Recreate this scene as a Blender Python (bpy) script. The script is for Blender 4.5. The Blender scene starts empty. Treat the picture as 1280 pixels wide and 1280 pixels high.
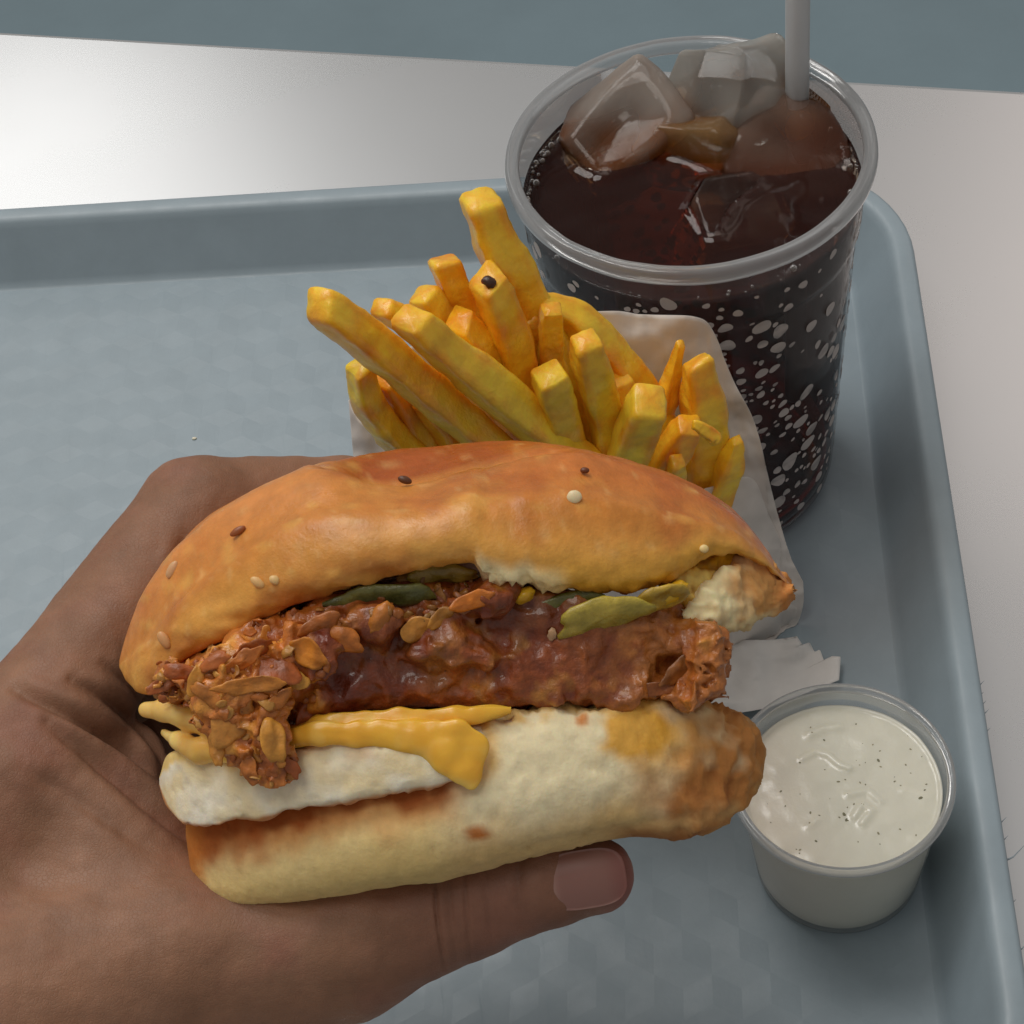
import bpy, bmesh, math, random
import numpy as np
from mathutils import Matrix, Vector

# ------------------------------------------------------------------ camera, world, lamps, exposure
scene = bpy.context.scene
col = scene.collection
MM = 0.001
FPX = 2393.0                      # focal length in 1280-px units
PITCH, ROLL, HCAM = math.radians(49.16), math.radians(-9.32), 439.8   # mm above the tray floor
fwd = np.array([0, math.cos(PITCH), -math.sin(PITCH)])
_up = np.array([0, math.sin(PITCH), math.cos(PITCH)])
_rt = np.array([1.0, 0, 0])
rt = math.cos(ROLL) * _rt + math.sin(ROLL) * _up
up = -math.sin(ROLL) * _rt + math.cos(ROLL) * _up
CAM = np.array([0, 0, HCAM])
cd = bpy.data.cameras.new('camera')
cam = bpy.data.objects.new('camera', cd)
col.objects.link(cam)
cam.matrix_world = Matrix(((rt[0], up[0], -fwd[0], 0), (rt[1], up[1], -fwd[1], 0),
                           (rt[2], up[2], -fwd[2], HCAM * MM), (0, 0, 0, 1)))
cd.sensor_fit = 'HORIZONTAL'
cd.sensor_width = 36
cd.lens = 36 * FPX / 1280
cd.clip_start = 0.01
cd.clip_end = 50
scene.camera = cam

world = bpy.data.worlds.new('World')
scene.world = world
world.use_nodes = True
bg = world.node_tree.nodes['Background']
bg.inputs[0].default_value = (1.0, 0.975, 0.94, 1)
bg.inputs[1].default_value = 0.26


def area(name, loc, target, sx, sy, watts, colour=(1, 1, 1)):
    ld = bpy.data.lights.new(name, 'AREA')
    ld.shape = 'RECTANGLE'
    ld.size, ld.size_y, ld.energy, ld.color = sx, sy, watts, colour
    o = bpy.data.objects.new(name, ld)
    col.objects.link(o)
    o.location = loc
    d = Vector(target) - Vector(loc)
    o.rotation_euler = d.to_track_quat('-Z', 'Y').to_euler()
    return o


area('ceiling_lamp', (-0.80, 2.45, 1.60), (-0.05, 0.5, 0), 0.95, 0.8, 2.7, (1.0, 0.985, 0.96))
area('ceiling_lamp', (1.15, 2.10, 1.75), (0.1, 0.45, 0), 0.75, 1.0, 1.35, (1.0, 0.84, 0.76))
area('ceiling_lamp', (-0.55, 1.20, 2.00), (0, 0.35, 0), 1.0, 0.9, 18.5, (1.0, 0.975, 0.94))
area('ceiling_lamp', (-0.42, 0.10, 1.85), (0, 0.3, 0.1), 0.55, 0.55, 5.0, (1.0, 0.955, 0.89))

scene.view_settings.view_transform = 'Standard'
scene.view_settings.look = 'None'
scene.view_settings.exposure = 0.12
scene.view_settings.gamma = 1
scene.cycles.use_denoising = True
scene.cycles.transparent_max_bounces = 24
scene.cycles.max_bounces = 12
scene.cycles.transmission_bounces = 12
scene.cycles.caustics_reflective = False
scene.cycles.caustics_refractive = True
scene.cycles.sample_clamp_indirect = 4.0

rng = random.Random(7)
nrng = np.random.default_rng(11)


# ------------------------------------------------------------------ maths helpers
def ray(px, py):
    px, py = np.asarray(px, float), np.asarray(py, float)
    return fwd + rt * ((px - 640) / FPX)[..., None] + up * ((640 - py) / FPX)[..., None]


def U(px, py, D):
    """World point (mm) on the line of sight of a pixel at depth D (mm)."""
    return CAM + ray(px, py) * np.asarray(D, float)[..., None]


def on_z(px, py, z):
    v = ray(px, py)
    return CAM + v * ((z - HCAM) / v[..., 2])[..., None]


D0 = 330.0
PXMM = D0 / FPX                   # size of one photo pixel at the burger, mm


def W(P):
    """(px, py, depth in burger pixels) -> world mm"""
    P = np.asarray(P, float)
    return U(P[..., 0], P[..., 1], D0 + PXMM * P[..., 2])


def lin(r, g, b):
    def f(c):
        c /= 255
        return c / 12.92 if c <= .04045 else ((c + .055) / 1.055) ** 2.4
    return np.array([f(r), f(g), f(b)])


def _hash(ix, iy, iz, seed):
    h = (ix.astype(np.uint32) * np.uint32(374761393) + iy.astype(np.uint32) * np.uint32(668265263)
         + iz.astype(np.uint32) * np.uint32(2147483647) + np.uint32(seed) * np.uint32(1274126177))
    h = (h ^ (h >> np.uint32(13))) * np.uint32(1274126177)
    h = h ^ (h >> np.uint32(16))
    h = (h * np.uint32(2246822519)) ^ (h >> np.uint32(7))
    return (h & np.uint32(0xffff)).astype(np.float32) / 32767.5 - 1


def vnoise(P, scale, seed=0):
    P = np.asarray(P, np.float32) / scale + 1000
    I = np.floor(P).astype(np.int64)
    f = P - I
    f = f * f * f * (f * (f * 6 - 15) + 10)
    out = 0
    for dx in (0, 1):
        wx = f[:, 0] if dx else 1 - f[:, 0]
        for dy in (0, 1):
            wy = f[:, 1] if dy else 1 - f[:, 1]
            for dz in (0, 1):
                wz = f[:, 2] if dz else 1 - f[:, 2]
                out = out + wx * wy * wz * _hash(I[:, 0] + dx, I[:, 1] + dy, I[:, 2] + dz, seed)
    return out


def fbm(P, scale, octv=3, seed=0, gain=.5):
    out, a = 0, 1.0
    for o in range(octv):
        out = out + a * vnoise(P, scale / 2 ** o, seed + 17 * o)
        a *= gain
    return out


def ridged(P, scale, octv=3, seed=0):
    out, a = 0, 1.0
    for o in range(octv):
        out = out + a * (1 - 2 * np.abs(vnoise(P, scale / 2 ** o, seed + 31 * o)))
        a *= .5
    return out


def sstep(a, b, x):
    t = np.clip((x - a) / (b - a), 0, 1)
    return t * t * (3 - 2 * t)


def mixc(a, b, t):
    t = np.asarray(t)[..., None]
    return a * (1 - t) + b * t


def curve(pts):
    pts = np.array(pts, float)
    xs, ys = pts[:, 0], pts[:, 1]
    # monotone-ish smooth interpolation: cubic Hermite on finite differences
    m = np.gradient(ys, xs)

    def f(x):
        x = np.clip(x, xs[0], xs[-1])
        i = np.clip(np.searchsorted(xs, x) - 1, 0, len(xs) - 2)
        h = xs[i + 1] - xs[i]
        t = (x - xs[i]) / h
        return ((2*t**3 - 3*t**2 + 1) * ys[i] + (t**3 - 2*t**2 + t) * h * m[i]
                + (-2*t**3 + 3*t**2) * ys[i+1] + (t**3 - t**2) * h * m[i+1])
    return f


def pl(pts):
    pts = np.array(pts, float)
    return lambda x: np.interp(x, pts[:, 0], pts[:, 1])


def catmull(pts, n, closed=True):
    """Catmull-Rom through pts (k, m) -> (n, m)"""
    pts = np.asarray(pts, float)
    k = len(pts)
    t = np.linspace(0, k if closed else k - 1, n, endpoint=not closed)
    i = np.floor(t).astype(int)
    if not closed:
        i = np.minimum(i, k - 2)
    u = (t - i)[:, None]
    if closed:
        g = lambda j: pts[j % k]
    else:
        g = lambda j: pts[np.clip(j, 0, k - 1)]
    a, b, c, d = g(i - 1), g(i), g(i + 1), g(i + 2)
    return .5 * (2*b + (c - a)*u + (2*a - 5*b + 4*c - d)*u**2 + (3*b - a - 3*c + d)*u**3)


# ------------------------------------------------------------------ mesh helpers
def grid_faces(n, m, closed_m=True, off=0):
    i, j = np.meshgrid(np.arange(n - 1), np.arange(m if closed_m else m - 1), indexing='ij')
    j2 = (j + 1) % m
    return np.stack([i*m + j, i*m + j2, (i+1)*m + j2, (i+1)*m + j], -1).reshape(-1, 4) + off


def vnormals(V, F):
    V = np.asarray(V, float)
    n = np.cross(V[F[:, 2]] - V[F[:, 0]], V[F[:, 3]] - V[F[:, 1]])
    N = np.zeros_like(V)
    for k in range(4):
        np.add.at(N, F[:, k], n)
    return N / (np.linalg.norm(N, axis=1, keepdims=True) + 1e-9)


def orient(V, F):
    """flip quads so that the closed mesh has outward normals"""
    a, b, c, d = (V[F[:, k]] for k in range(4))
    vol = (np.einsum('ij,ij->i', a, np.cross(b, c)) + np.einsum('ij,ij->i', a, np.cross(c, d))).sum()
    return F[:, ::-1] if vol < 0 else F


def mesh_obj(name, V, F, mat, parent=None, colour=None, smooth=True, base=None):
    """V in world mm; base = world mm of the top-level origin."""
    V = np.asarray(V, float)
    if parent is not None and base is None:
        base = np.array(parent['_base'])
    if base is None:
        base = np.zeros(3)
    base = np.array(base, float)
    L = (V - base) * MM
    me = bpy.data.meshes.new(name)
    if isinstance(F, np.ndarray):
        k = F.shape[1]
        me.vertices.add(len(L))
        me.vertices.foreach_set('co', L.astype(np.float32).ravel())
        me.loops.add(F.size)
        me.loops.foreach_set('vertex_index', F.astype(np.int32).ravel())
        me.polygons.add(len(F))
        me.polygons.foreach_set('loop_start', np.arange(0, F.size, k, dtype=np.int32))
        me.update(calc_edges=True)
        me.validate()
    else:
        me.from_pydata([tuple(v) for v in L], [], [tuple(int(q) for q in f) for f in F])
        me.update()
    me.polygons.foreach_set('use_smooth', np.full(len(me.polygons), smooth))
    if colour is not None:
        c = np.ones((len(L), 4), np.float32)
        c[:, :3] = np.broadcast_to(colour, (len(L), 3))
        at = me.color_attributes.new('Col', 'FLOAT_COLOR', 'POINT')
        at.data.foreach_set('color', c.ravel())
    o = bpy.data.objects.new(name, me)
    if isinstance(mat, (list, tuple)):
        for q in mat:
            me.materials.append(q)
    else:
        me.materials.append(mat)
    col.objects.link(o)
    if parent is not None:
        o.parent = parent
        o['_base'] = list(base)
    else:
        o.location = base * MM
        o['_base'] = list(base)
    return o


def tag(o, label=None, cat=None, group=None, kind=None):
    if label: o['label'] = label
    if cat: o['category'] = cat
    if group: o['group'] = group
    if kind: o['kind'] = kind
    return o


def thing(name, label, cat, base, group=None):
    o = bpy.data.objects.new(name, None)
    o.empty_display_size = 0.01
    col.objects.link(o)
    base = np.array(base, float)
    o.location = base * MM
    o['_base'] = list(base)
    return tag(o, label, cat, group)


def lathe(profile, n=96, centre=(0, 0, 0), closed=False):
    """profile: list of (r, z); returns V, F (quads)"""
    pr = np.array(profile, float)
    a = np.linspace(0, 2*np.pi, n, endpoint=False)
    V = np.stack([pr[:, :1]*np.cos(a), pr[:, :1]*np.sin(a), np.repeat(pr[:, 1:], n, 1)], -1)
    k = len(pr)
    F = grid_faces(k, n)
    if closed:
        j = np.arange(n)
        F = np.vstack([F, np.stack([(k-1)*n + j, (k-1)*n + (j+1) % n, (j+1) % n, j], -1)])
    V = V.reshape(-1, 3) + np.array(centre)
    return V, F


def fan_caps(F, n, m):
    """close both ends of an n x m loft with fan quads onto two extra vertices"""
    c0, c1 = n*m, n*m + 1
    j = np.arange(0, m, 2)
    a = np.stack([np.full(len(j), c0), (j + 2) % m, (j + 1) % m, j], -1)
    b = np.stack([np.full(len(j), c1), (n-1)*m + j, (n-1)*m + (j+1) % m, (n-1)*m + (j+2) % m], -1)
    return np.vstack([F, a, b])


def surface_nets(Fv, origin, step):
    """naive surface nets on a 3-D field (negative inside) -> V, quads"""
    S = Fv < 0
    c = [S[dx:S.shape[0]-1+dx, dy:S.shape[1]-1+dy, dz:S.shape[2]-1+dz] for dx in (0, 1) for dy in (0, 1) for dz in (0, 1)]
    s = sum(q.astype(np.int8) for q in c)
    act = (s > 0) & (s < 8)
    idx = np.argwhere(act)
    ids = -np.ones(act.shape, np.int64)
    ids[act] = np.arange(len(idx))
    corners = np.array([(dx, dy, dz) for dx in (0, 1) for dy in (0, 1) for dz in (0, 1)])
    vals = np.stack([Fv[idx[:, 0]+k[0], idx[:, 1]+k[1], idx[:, 2]+k[2]] for k in corners], -1)
    acc = np.zeros((len(idx), 3)); cnt = np.zeros(len(idx))
    for a in range(8):
        for b in range(a+1, 8):
            if np.abs(corners[a]-corners[b]).sum() != 1: continue
            va, vb = vals[:, a], vals[:, b]
            m = (va < 0) != (vb < 0)
            t = np.where(m, va / np.where(m, va - vb, 1), 0)
            p = corners[a] + t[:, None] * (corners[b] - corners[a])
            acc += p * m[:, None]; cnt += m
    V = (idx + acc / cnt[:, None]) * step + np.array(origin)
    quads = []
    for ax in range(3):
        A = np.moveaxis(S, ax, 0)
        I = np.moveaxis(ids, ax, 0)
        a, b = A[:-1, 1:-1, 1:-1], A[1:, 1:-1, 1:-1]
        e = np.argwhere(a != b)
        f = a[e[:, 0], e[:, 1], e[:, 2]]
        i, j, k = e[:, 0], e[:, 1] + 1, e[:, 2] + 1
        q = np.stack([I[i, j-1, k-1], I[i, j, k-1], I[i, j, k], I[i, j-1, k]], -1)
        flip = f if ax != 1 else ~f
        q[~flip] = q[~flip][:, ::-1]
        quads.append(q)
    F = np.vstack(quads)
    F = F[(F >= 0).all(1)]
    return V, F


class Field:
    """a signed-distance grid in burger pixels"""
    def __init__(s, lo, hi, step):
        s.lo, s.step = np.array(lo, float), step
        s.ax = [np.arange(lo[k], hi[k] + step, step).astype(np.float32) for k in range(3)]
        s.F = np.full([len(a) for a in s.ax], 1e3, np.float32)

    def box(s, lo, hi):
        sl = []
        for k in range(3):
            i0 = int(np.clip(np.searchsorted(s.ax[k], lo[k]), 0, len(s.ax[k])))
            i1 = int(np.clip(np.searchsorted(s.ax[k], hi[k]), 0, len(s.ax[k])))
            sl.append(slice(i0, i1))
        return tuple(sl)

    def capsule(s, a, b, ra, rb, k=20.0):
        a, b = np.array(a, np.float32), np.array(b, np.float32)
        r = max(ra, rb) + 2.5*k + 4
        sl = s.box(np.minimum(a, b) - r, np.maximum(a, b) + r)
        X = s.ax[0][sl[0]][:, None, None]; Y = s.ax[1][sl[1]][None, :, None]; Z = s.ax[2][sl[2]][None, None, :]
        if min(X.size, Y.size, Z.size) == 0: return
        d = b - a
        L2 = float(d @ d) + 1e-6
        h = np.clip(((X-a[0])*d[0] + (Y-a[1])*d[1] + (Z-a[2])*d[2]) / L2, 0, 1)
        dist = np.sqrt((X-a[0]-h*d[0])**2 + (Y-a[1]-h*d[1])**2 + (Z-a[2]-h*d[2])**2) - (ra + (rb-ra)*h)
        G = s.F[sl]
        hh = np.clip(.5 + .5*(G - dist)/k, 0, 1)
        s.F[sl] = G*(1-hh) + dist*hh - k*hh*(1-hh)

    def ellipsoid(s, c, r, k=10.0):
        c, r = np.array(c, np.float32), np.array(r, np.float32)
        sl = s.box(c - r - 3*k, c + r + 3*k)
        X = s.ax[0][sl[0]][:, None, None]; Y = s.ax[1][sl[1]][None, :, None]; Z = s.ax[2][sl[2]][None, None, :]
        q = np.sqrt(((X-c[0])/r[0])**2 + ((Y-c[1])/r[1])**2 + ((Z-c[2])/r[2])**2)
        dist = (q - 1) * float(r.min())
        G = s.F[sl]
        hh = np.clip(.5 + .5*(G - dist)/k, 0, 1)
        s.F[sl] = G*(1-hh) + dist*hh - k*hh*(1-hh)

    def points(s, mask):
        idx = np.argwhere(mask)
        return np.stack([s.ax[k][idx[:, k]] for k in range(3)], -1)

    def mesh(s):
        return surface_nets(s.F, s.lo, s.step)


# ------------------------------------------------------------------ materials
def nt(name):
    m = bpy.data.materials.new(name)
    m.use_nodes = True
    t = m.node_tree
    t.nodes.clear()
    out = t.nodes.new('ShaderNodeOutputMaterial')
    return m, t, out


def N(t, typ, **kw):
    n = t.nodes.new(typ)
    for k, v in kw.items():
        if isinstance(k, str) and hasattr(n, k):
            setattr(n, k, v)
    return n


def link(t, a, b):
    t.links.new(a, b)


def organic(name, colour=None, vor=None, rough=.5, sss=0., sss_r=(1, .4, .2), sss_scale=.002, bumps=((300, .3, .0004),), spec=.5,
            coat=0., var=0.0, var_scale=150, rough_var=0., trans=0.):
    """Principled skin-of-a-thing material; colour None = the 'Col' attribute. bumps: (scale, strength, distance)"""
    m, t, out = nt(name)
    p = N(t, 'ShaderNodeBsdfPrincipled')
    link(t, p.outputs[0], out.inputs[0])
    tc = N(t, 'ShaderNodeTexCoord')
    if colour is None:
        a = N(t, 'ShaderNodeAttribute', attribute_name='Col')
        cs = a.outputs['Color']
    else:
        rgb = N(t, 'ShaderNodeRGB')
        rgb.outputs[0].default_value = (*colour, 1)
        cs = rgb.outputs[0]
    if var > 0:
        n = N(t, 'ShaderNodeTexNoise')
        n.inputs['Scale'].default_value = var_scale
        n.inputs['Detail'].default_value = 6
        n.inputs['Roughness'].default_value = .65
        link(t, tc.outputs['Object'], n.inputs['Vector'])
        mr = N(t, 'ShaderNodeMapRange')
        mr.inputs[1].default_value, mr.inputs[2].default_value = .3, .7
        mr.inputs[3].default_value, mr.inputs[4].default_value = 1 - var, 1 + var
        link(t, n.outputs[0], mr.inputs[0])
        mx = N(t, 'ShaderNodeMix', data_type='RGBA', blend_type='MULTIPLY')
        mx.inputs[0].default_value = 1
        link(t, cs, mx.inputs[6]); link(t, mr.outputs[0], mx.inputs[7])
        cs = mx.outputs[2]
    link(t, cs, p.inputs['Base Color'])
    p.inputs['Roughness'].default_value = rough
    p.inputs['Specular IOR Level'].default_value = spec
    p.inputs['Coat Weight'].default_value = coat
    p.inputs['Coat Roughness'].default_value = .12
    if rough_var:
        n = N(t, 'ShaderNodeTexNoise')
        n.inputs['Scale'].default_value = 90
        n.inputs['Detail'].default_value = 4
        link(t, tc.outputs['Object'], n.inputs['Vector'])
        mr = N(t, 'ShaderNodeMapRange')
        mr.inputs[1].default_value, mr.inputs[2].default_value = .35, .65
        mr.inputs[3].default_value, mr.inputs[4].default_value = rough - rough_var, rough + rough_var
        link(t, n.outputs[0], mr.inputs[0]); link(t, mr.outputs[0], p.inputs['Roughness'])
    if sss:
        p.inputs['Subsurface Weight'].default_value = sss
        p.inputs['Subsurface Radius'].default_value = sss_r
        p.inputs['Subsurface Scale'].default_value = sss_scale
    if trans:
        p.inputs['Transmission Weight'].default_value = trans
    prev = None
    for (sc, st, dist) in bumps:
        n = N(t, 'ShaderNodeTexNoise')
        n.inputs['Scale'].default_value = sc
        n.inputs['Detail'].default_value = 5
        n.inputs['Roughness'].default_value = .6
        link(t, tc.outputs['Object'], n.inputs['Vector'])
        b = N(t, 'ShaderNodeBump')
        b.inputs['Strength'].default_value = st
        b.inputs['Distance'].default_value = dist
        link(t, n.outputs[0], b.inputs['Height'])
        if prev: link(t, prev, b.inputs['Normal'])
        prev = b.outputs[0]
    if vor:
        v_ = N(t, 'ShaderNodeTexVoronoi', feature='DISTANCE_TO_EDGE')
        v_.inputs['Scale'].default_value = vor[0]
        nz = N(t, 'ShaderNodeTexNoise'); nz.inputs['Scale'].default_value = vor[0]*.4
        link(t, tc.outputs['Object'], nz.inputs['Vector'])
        mv = N(t, 'ShaderNodeVectorMath', operation='MULTIPLY_ADD')
        mv.inputs[1].default_value = (.8/vor[0],)*3
        link(t, nz.outputs['Color'], mv.inputs[0]); link(t, tc.outputs['Object'], mv.inputs[2])
        link(t, mv.outputs[0], v_.inputs['Vector'])
        cl = N(t, 'ShaderNodeMapRange'); cl.inputs[1].default_value = 0; cl.inputs[2].default_value = .12
        link(t, v_.outputs['Distance'], cl.inputs[0])
        b = N(t, 'ShaderNodeBump'); b.inputs['Strength'].default_value = vor[1]; b.inputs['Distance'].default_value = vor[2]
        link(t, cl.outputs[0], b.inputs['Height'])
        if prev: link(t, prev, b.inputs['Normal'])
        prev = b.outputs[0]
    if prev: link(t, prev, p.inputs['Normal'])
    return m


def clear_plastic(name, haze=.06, tint=(1, 1, 1), rough=.08, ior=1.5, gloss=1.0, bump=0.):
    """thin clear sheet: straight transmission + Fresnel gloss + a little milky scatter"""
    m, t, out = nt(name)
    tr = N(t, 'ShaderNodeBsdfTransparent'); tr.inputs[0].default_value = (*tint, 1)
    gl = N(t, 'ShaderNodeBsdfGlossy'); gl.inputs['Roughness'].default_value = rough
    fr = N(t, 'ShaderNodeFresnel'); fr.inputs['IOR'].default_value = ior
    if bump:
        tc = N(t, 'ShaderNodeTexCoord')
        n = N(t, 'ShaderNodeTexNoise'); n.inputs['Scale'].default_value = 120; n.inputs['Detail'].default_value = 3
        link(t, tc.outputs['Object'], n.inputs['Vector'])
        b = N(t, 'ShaderNodeBump'); b.inputs['Strength'].default_value = bump; b.inputs['Distance'].default_value = .0006
        link(t, n.outputs[0], b.inputs['Height'])
        link(t, b.outputs[0], gl.inputs['Normal']); link(t, b.outputs[0], fr.inputs['Normal'])
    ml = N(t, 'ShaderNodeMath', operation='MULTIPLY'); ml.inputs[1].default_value = gloss
    link(t, fr.outputs[0], ml.inputs[0])
    m1 = N(t, 'ShaderNodeMixShader')
    link(t, ml.outputs[0], m1.inputs[0]); link(t, tr.outputs[0], m1.inputs[1]); link(t, gl.outputs[0], m1.inputs[2])
    df = N(t, 'ShaderNodeBsdfDiffuse'); df.inputs[0].default_value = (.85, .86, .87, 1)
    tl = N(t, 'ShaderNodeBsdfTranslucent'); tl.inputs[0].default_value = (.85, .86, .87, 1)
    m2 = N(t, 'ShaderNodeMixShader'); m2.inputs[0].default_value = .55
    link(t, df.outputs[0], m2.inputs[1]); link(t, tl.outputs[0], m2.inputs[2])
    m3 = N(t, 'ShaderNodeMixShader'); m3.inputs[0].default_value = haze
    link(t, m1.outputs[0], m3.inputs[1]); link(t, m2.outputs[0], m3.inputs[2])
    link(t, m3.outputs[0], out.inputs[0])
    return m


def paper_mat(name, colour):
    m, t, out = nt(name)
    tc = N(t, 'ShaderNodeTexCoord')
    n = N(t, 'ShaderNodeTexNoise'); n.inputs['Scale'].default_value = 90; n.inputs['Detail'].default_value = 8
    link(t, tc.outputs['Object'], n.inputs['Vector'])
    cr = N(t, 'ShaderNodeMapRange'); cr.inputs[1].default_value = .3; cr.inputs[2].default_value = .7
    cr.inputs[3].default_value = .93; cr.inputs[4].default_value = 1.04
    link(t, n.outputs[0], cr.inputs[0])
    mx = N(t, 'ShaderNodeMix', data_type='RGBA', blend_type='MULTIPLY'); mx.inputs[0].default_value = 1
    mx.inputs[6].default_value = (*colour, 1)
    link(t, cr.outputs[0], mx.inputs[7])
    df = N(t, 'ShaderNodeBsdfDiffuse'); tl = N(t, 'ShaderNodeBsdfTranslucent')
    link(t, mx.outputs[2], df.inputs[0]); link(t, mx.outputs[2], tl.inputs[0])
    b = N(t, 'ShaderNodeBump'); b.inputs['Strength'].default_value = .25; b.inputs['Distance'].default_value = .0006
    link(t, n.outputs[0], b.inputs['Height']); link(t, b.outputs[0], df.inputs['Normal'])
    s = N(t, 'ShaderNodeMixShader'); s.inputs[0].default_value = .28
    link(t, df.outputs[0], s.inputs[1]); link(t, tl.outputs[0], s.inputs[2])
    link(t, s.outputs[0], out.inputs[0])
    return m


def metal_mat():
    m, t, out = nt('brushed_steel')
    p = N(t, 'ShaderNodeBsdfPrincipled')
    p.inputs['Base Color'].default_value = (.82, .83, .84, 1)
    p.inputs['Metallic'].default_value = .95
    p.inputs['Roughness'].default_value = .42
    p.inputs['Anisotropic'].default_value = .5
    tc = N(t, 'ShaderNodeTexCoord')
    mp = N(t, 'ShaderNodeMapping'); mp.inputs['Scale'].default_value = (5, 7, 1)
    mp.inputs['Rotation'].default_value = (0, 0, math.radians(20))
    link(t, tc.outputs['Object'], mp.inputs[0])
    n = N(t, 'ShaderNodeTexNoise'); n.inputs['Scale'].default_value = 1; n.inputs['Detail'].default_value = 4
    link(t, mp.outputs[0], n.inputs['Vector'])
    n2 = N(t, 'ShaderNodeTexNoise'); n2.inputs['Scale'].default_value = 1400; n2.inputs['Detail'].default_value = 2
    link(t, tc.outputs['Object'], n2.inputs['Vector'])
    ad = N(t, 'ShaderNodeMath', operation='ADD'); n3 = N(t, 'ShaderNodeMath', operation='MULTIPLY'); n3.inputs[1].default_value = .25; link(t, n2.outputs[0], n3.inputs[0])
    link(t, n.outputs[0], ad.inputs[0]); link(t, n3.outputs[0], ad.inputs[1])
    mr = N(t, 'ShaderNodeMapRange'); mr.inputs[1].default_value = .3; mr.inputs[2].default_value = .95
    mr.inputs[3].default_value = .24; mr.inputs[4].default_value = .31
    link(t, ad.outputs[0], mr.inputs[0]); link(t, mr.outputs[0], p.inputs['Roughness'])
    b = N(t, 'ShaderNodeBump'); b.inputs['Strength'].default_value = .015; b.inputs['Distance'].default_value = .0001
    link(t, ad.outputs[0], b.inputs['Height']); link(t, b.outputs[0], p.inputs['Normal'])
    link(t, p.outputs[0], out.inputs[0])
    return m


def cola_mat():
    m, t, out = nt('cola_liquid')
    tr = N(t, 'ShaderNodeBsdfTransparent')
    gl = N(t, 'ShaderNodeBsdfGlossy'); gl.inputs['Roughness'].default_value = .03
    fr = N(t, 'ShaderNodeFresnel'); fr.inputs['IOR'].default_value = 1.34
    df = N(t, 'ShaderNodeBsdfDiffuse'); df.inputs[0].default_value = (*lin(70, 33, 24), 1)
    b = N(t, 'ShaderNodeMixShader'); b.inputs[0].default_value = .28
    link(t, tr.outputs[0], b.inputs[1]); link(t, df.outputs[0], b.inputs[2])
    s = N(t, 'ShaderNodeMixShader')
    link(t, fr.outputs[0], s.inputs[0]); link(t, b.outputs[0], s.inputs[1]); link(t, gl.outputs[0], s.inputs[2])
    link(t, s.outputs[0], out.inputs[0])
    v = N(t, 'ShaderNodeVolumeAbsorption')
    v.inputs['Color'].default_value = (.87, .60, .22, 1)
    v.inputs['Density'].default_value = 165
    link(t, v.outputs[0], out.inputs['Volume'])
    return m


def ice_mat():
    m, t, out = nt('ice')
    g = N(t, 'ShaderNodeBsdfGlass'); g.inputs['IOR'].default_value = 1.16; g.inputs['Roughness'].default_value = .04
    g.inputs[0].default_value = (.97, .98, .98, 1)
    gl = N(t, 'ShaderNodeBsdfGlossy'); gl.inputs['Roughness'].default_value = .06
    fr = N(t, 'ShaderNodeFresnel'); fr.inputs['IOR'].default_value = 1.31
    tc = N(t, 'ShaderNodeTexCoord')
    n = N(t, 'ShaderNodeTexNoise'); n.inputs['Scale'].default_value = 75; n.inputs['Detail'].default_value = 4
    link(t, tc.outputs['Object'], n.inputs['Vector'])
    b = N(t, 'ShaderNodeBump'); b.inputs['Strength'].default_value = .25; b.inputs['Distance'].default_value = .0015
    link(t, n.outputs[0], b.inputs['Height'])
    for q in (g, gl, fr): link(t, b.outputs[0], q.inputs['Normal'])
    s = N(t, 'ShaderNodeMixShader')
    link(t, fr.outputs[0], s.inputs[0]); link(t, g.outputs[0], s.inputs[1]); link(t, gl.outputs[0], s.inputs[2])
    a = N(t, 'ShaderNodeAttribute', attribute_name='Col')
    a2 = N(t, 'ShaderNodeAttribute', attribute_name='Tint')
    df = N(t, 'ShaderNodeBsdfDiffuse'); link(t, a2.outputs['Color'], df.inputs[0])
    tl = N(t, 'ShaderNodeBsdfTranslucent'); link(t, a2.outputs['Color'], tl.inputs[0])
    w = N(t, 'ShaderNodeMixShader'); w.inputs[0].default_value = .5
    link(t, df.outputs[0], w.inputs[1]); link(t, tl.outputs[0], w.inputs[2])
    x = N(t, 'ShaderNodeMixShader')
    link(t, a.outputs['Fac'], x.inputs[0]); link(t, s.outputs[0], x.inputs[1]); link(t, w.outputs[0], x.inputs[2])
    link(t, x.outputs[0], out.inputs[0])
    return m


M = {}
M['steel'] = metal_mat()
M['tray'] = organic('tray_plastic', lin(146, 160, 168), rough=.42, bumps=((900, .10, .0003),), var=.05, var_scale=60, rough_var=.07)
def scratched(m):
    t = m.node_tree
    p = next(n for n in t.nodes if n.type == 'BSDF_PRINCIPLED')
    src = p.inputs['Roughness'].links[0].from_socket
    tc = N(t, 'ShaderNodeTexCoord')
    acc = src
    for ang, sc in ((25, (900, 26, 1)), (-48, (700, 20, 1)), (80, (800, 30, 1))):
        mp = N(t, 'ShaderNodeMapping'); mp.inputs['Rotation'].default_value = (0, 0, math.radians(ang)); mp.inputs['Scale'].default_value = sc
        link(t, tc.outputs['Object'], mp.inputs[0])
        n = N(t, 'ShaderNodeTexNoise'); n.inputs['Scale'].default_value = 1; n.inputs['Detail'].default_value = 2
        link(t, mp.outputs[0], n.inputs['Vector'])
        r = N(t, 'ShaderNodeMapRange'); r.inputs[1].default_value = .70; r.inputs[2].default_value = .76; r.inputs[3].default_value = 0; r.inputs[4].default_value = .22
        link(t, n.outputs[0], r.inputs[0])
        ad = N(t, 'ShaderNodeMath', operation='ADD'); link(t, acc, ad.inputs[0]); link(t, r.outputs[0], ad.inputs[1])
        acc = ad.outputs[0]
    link(t, acc, p.inputs['Roughness'])


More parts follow.
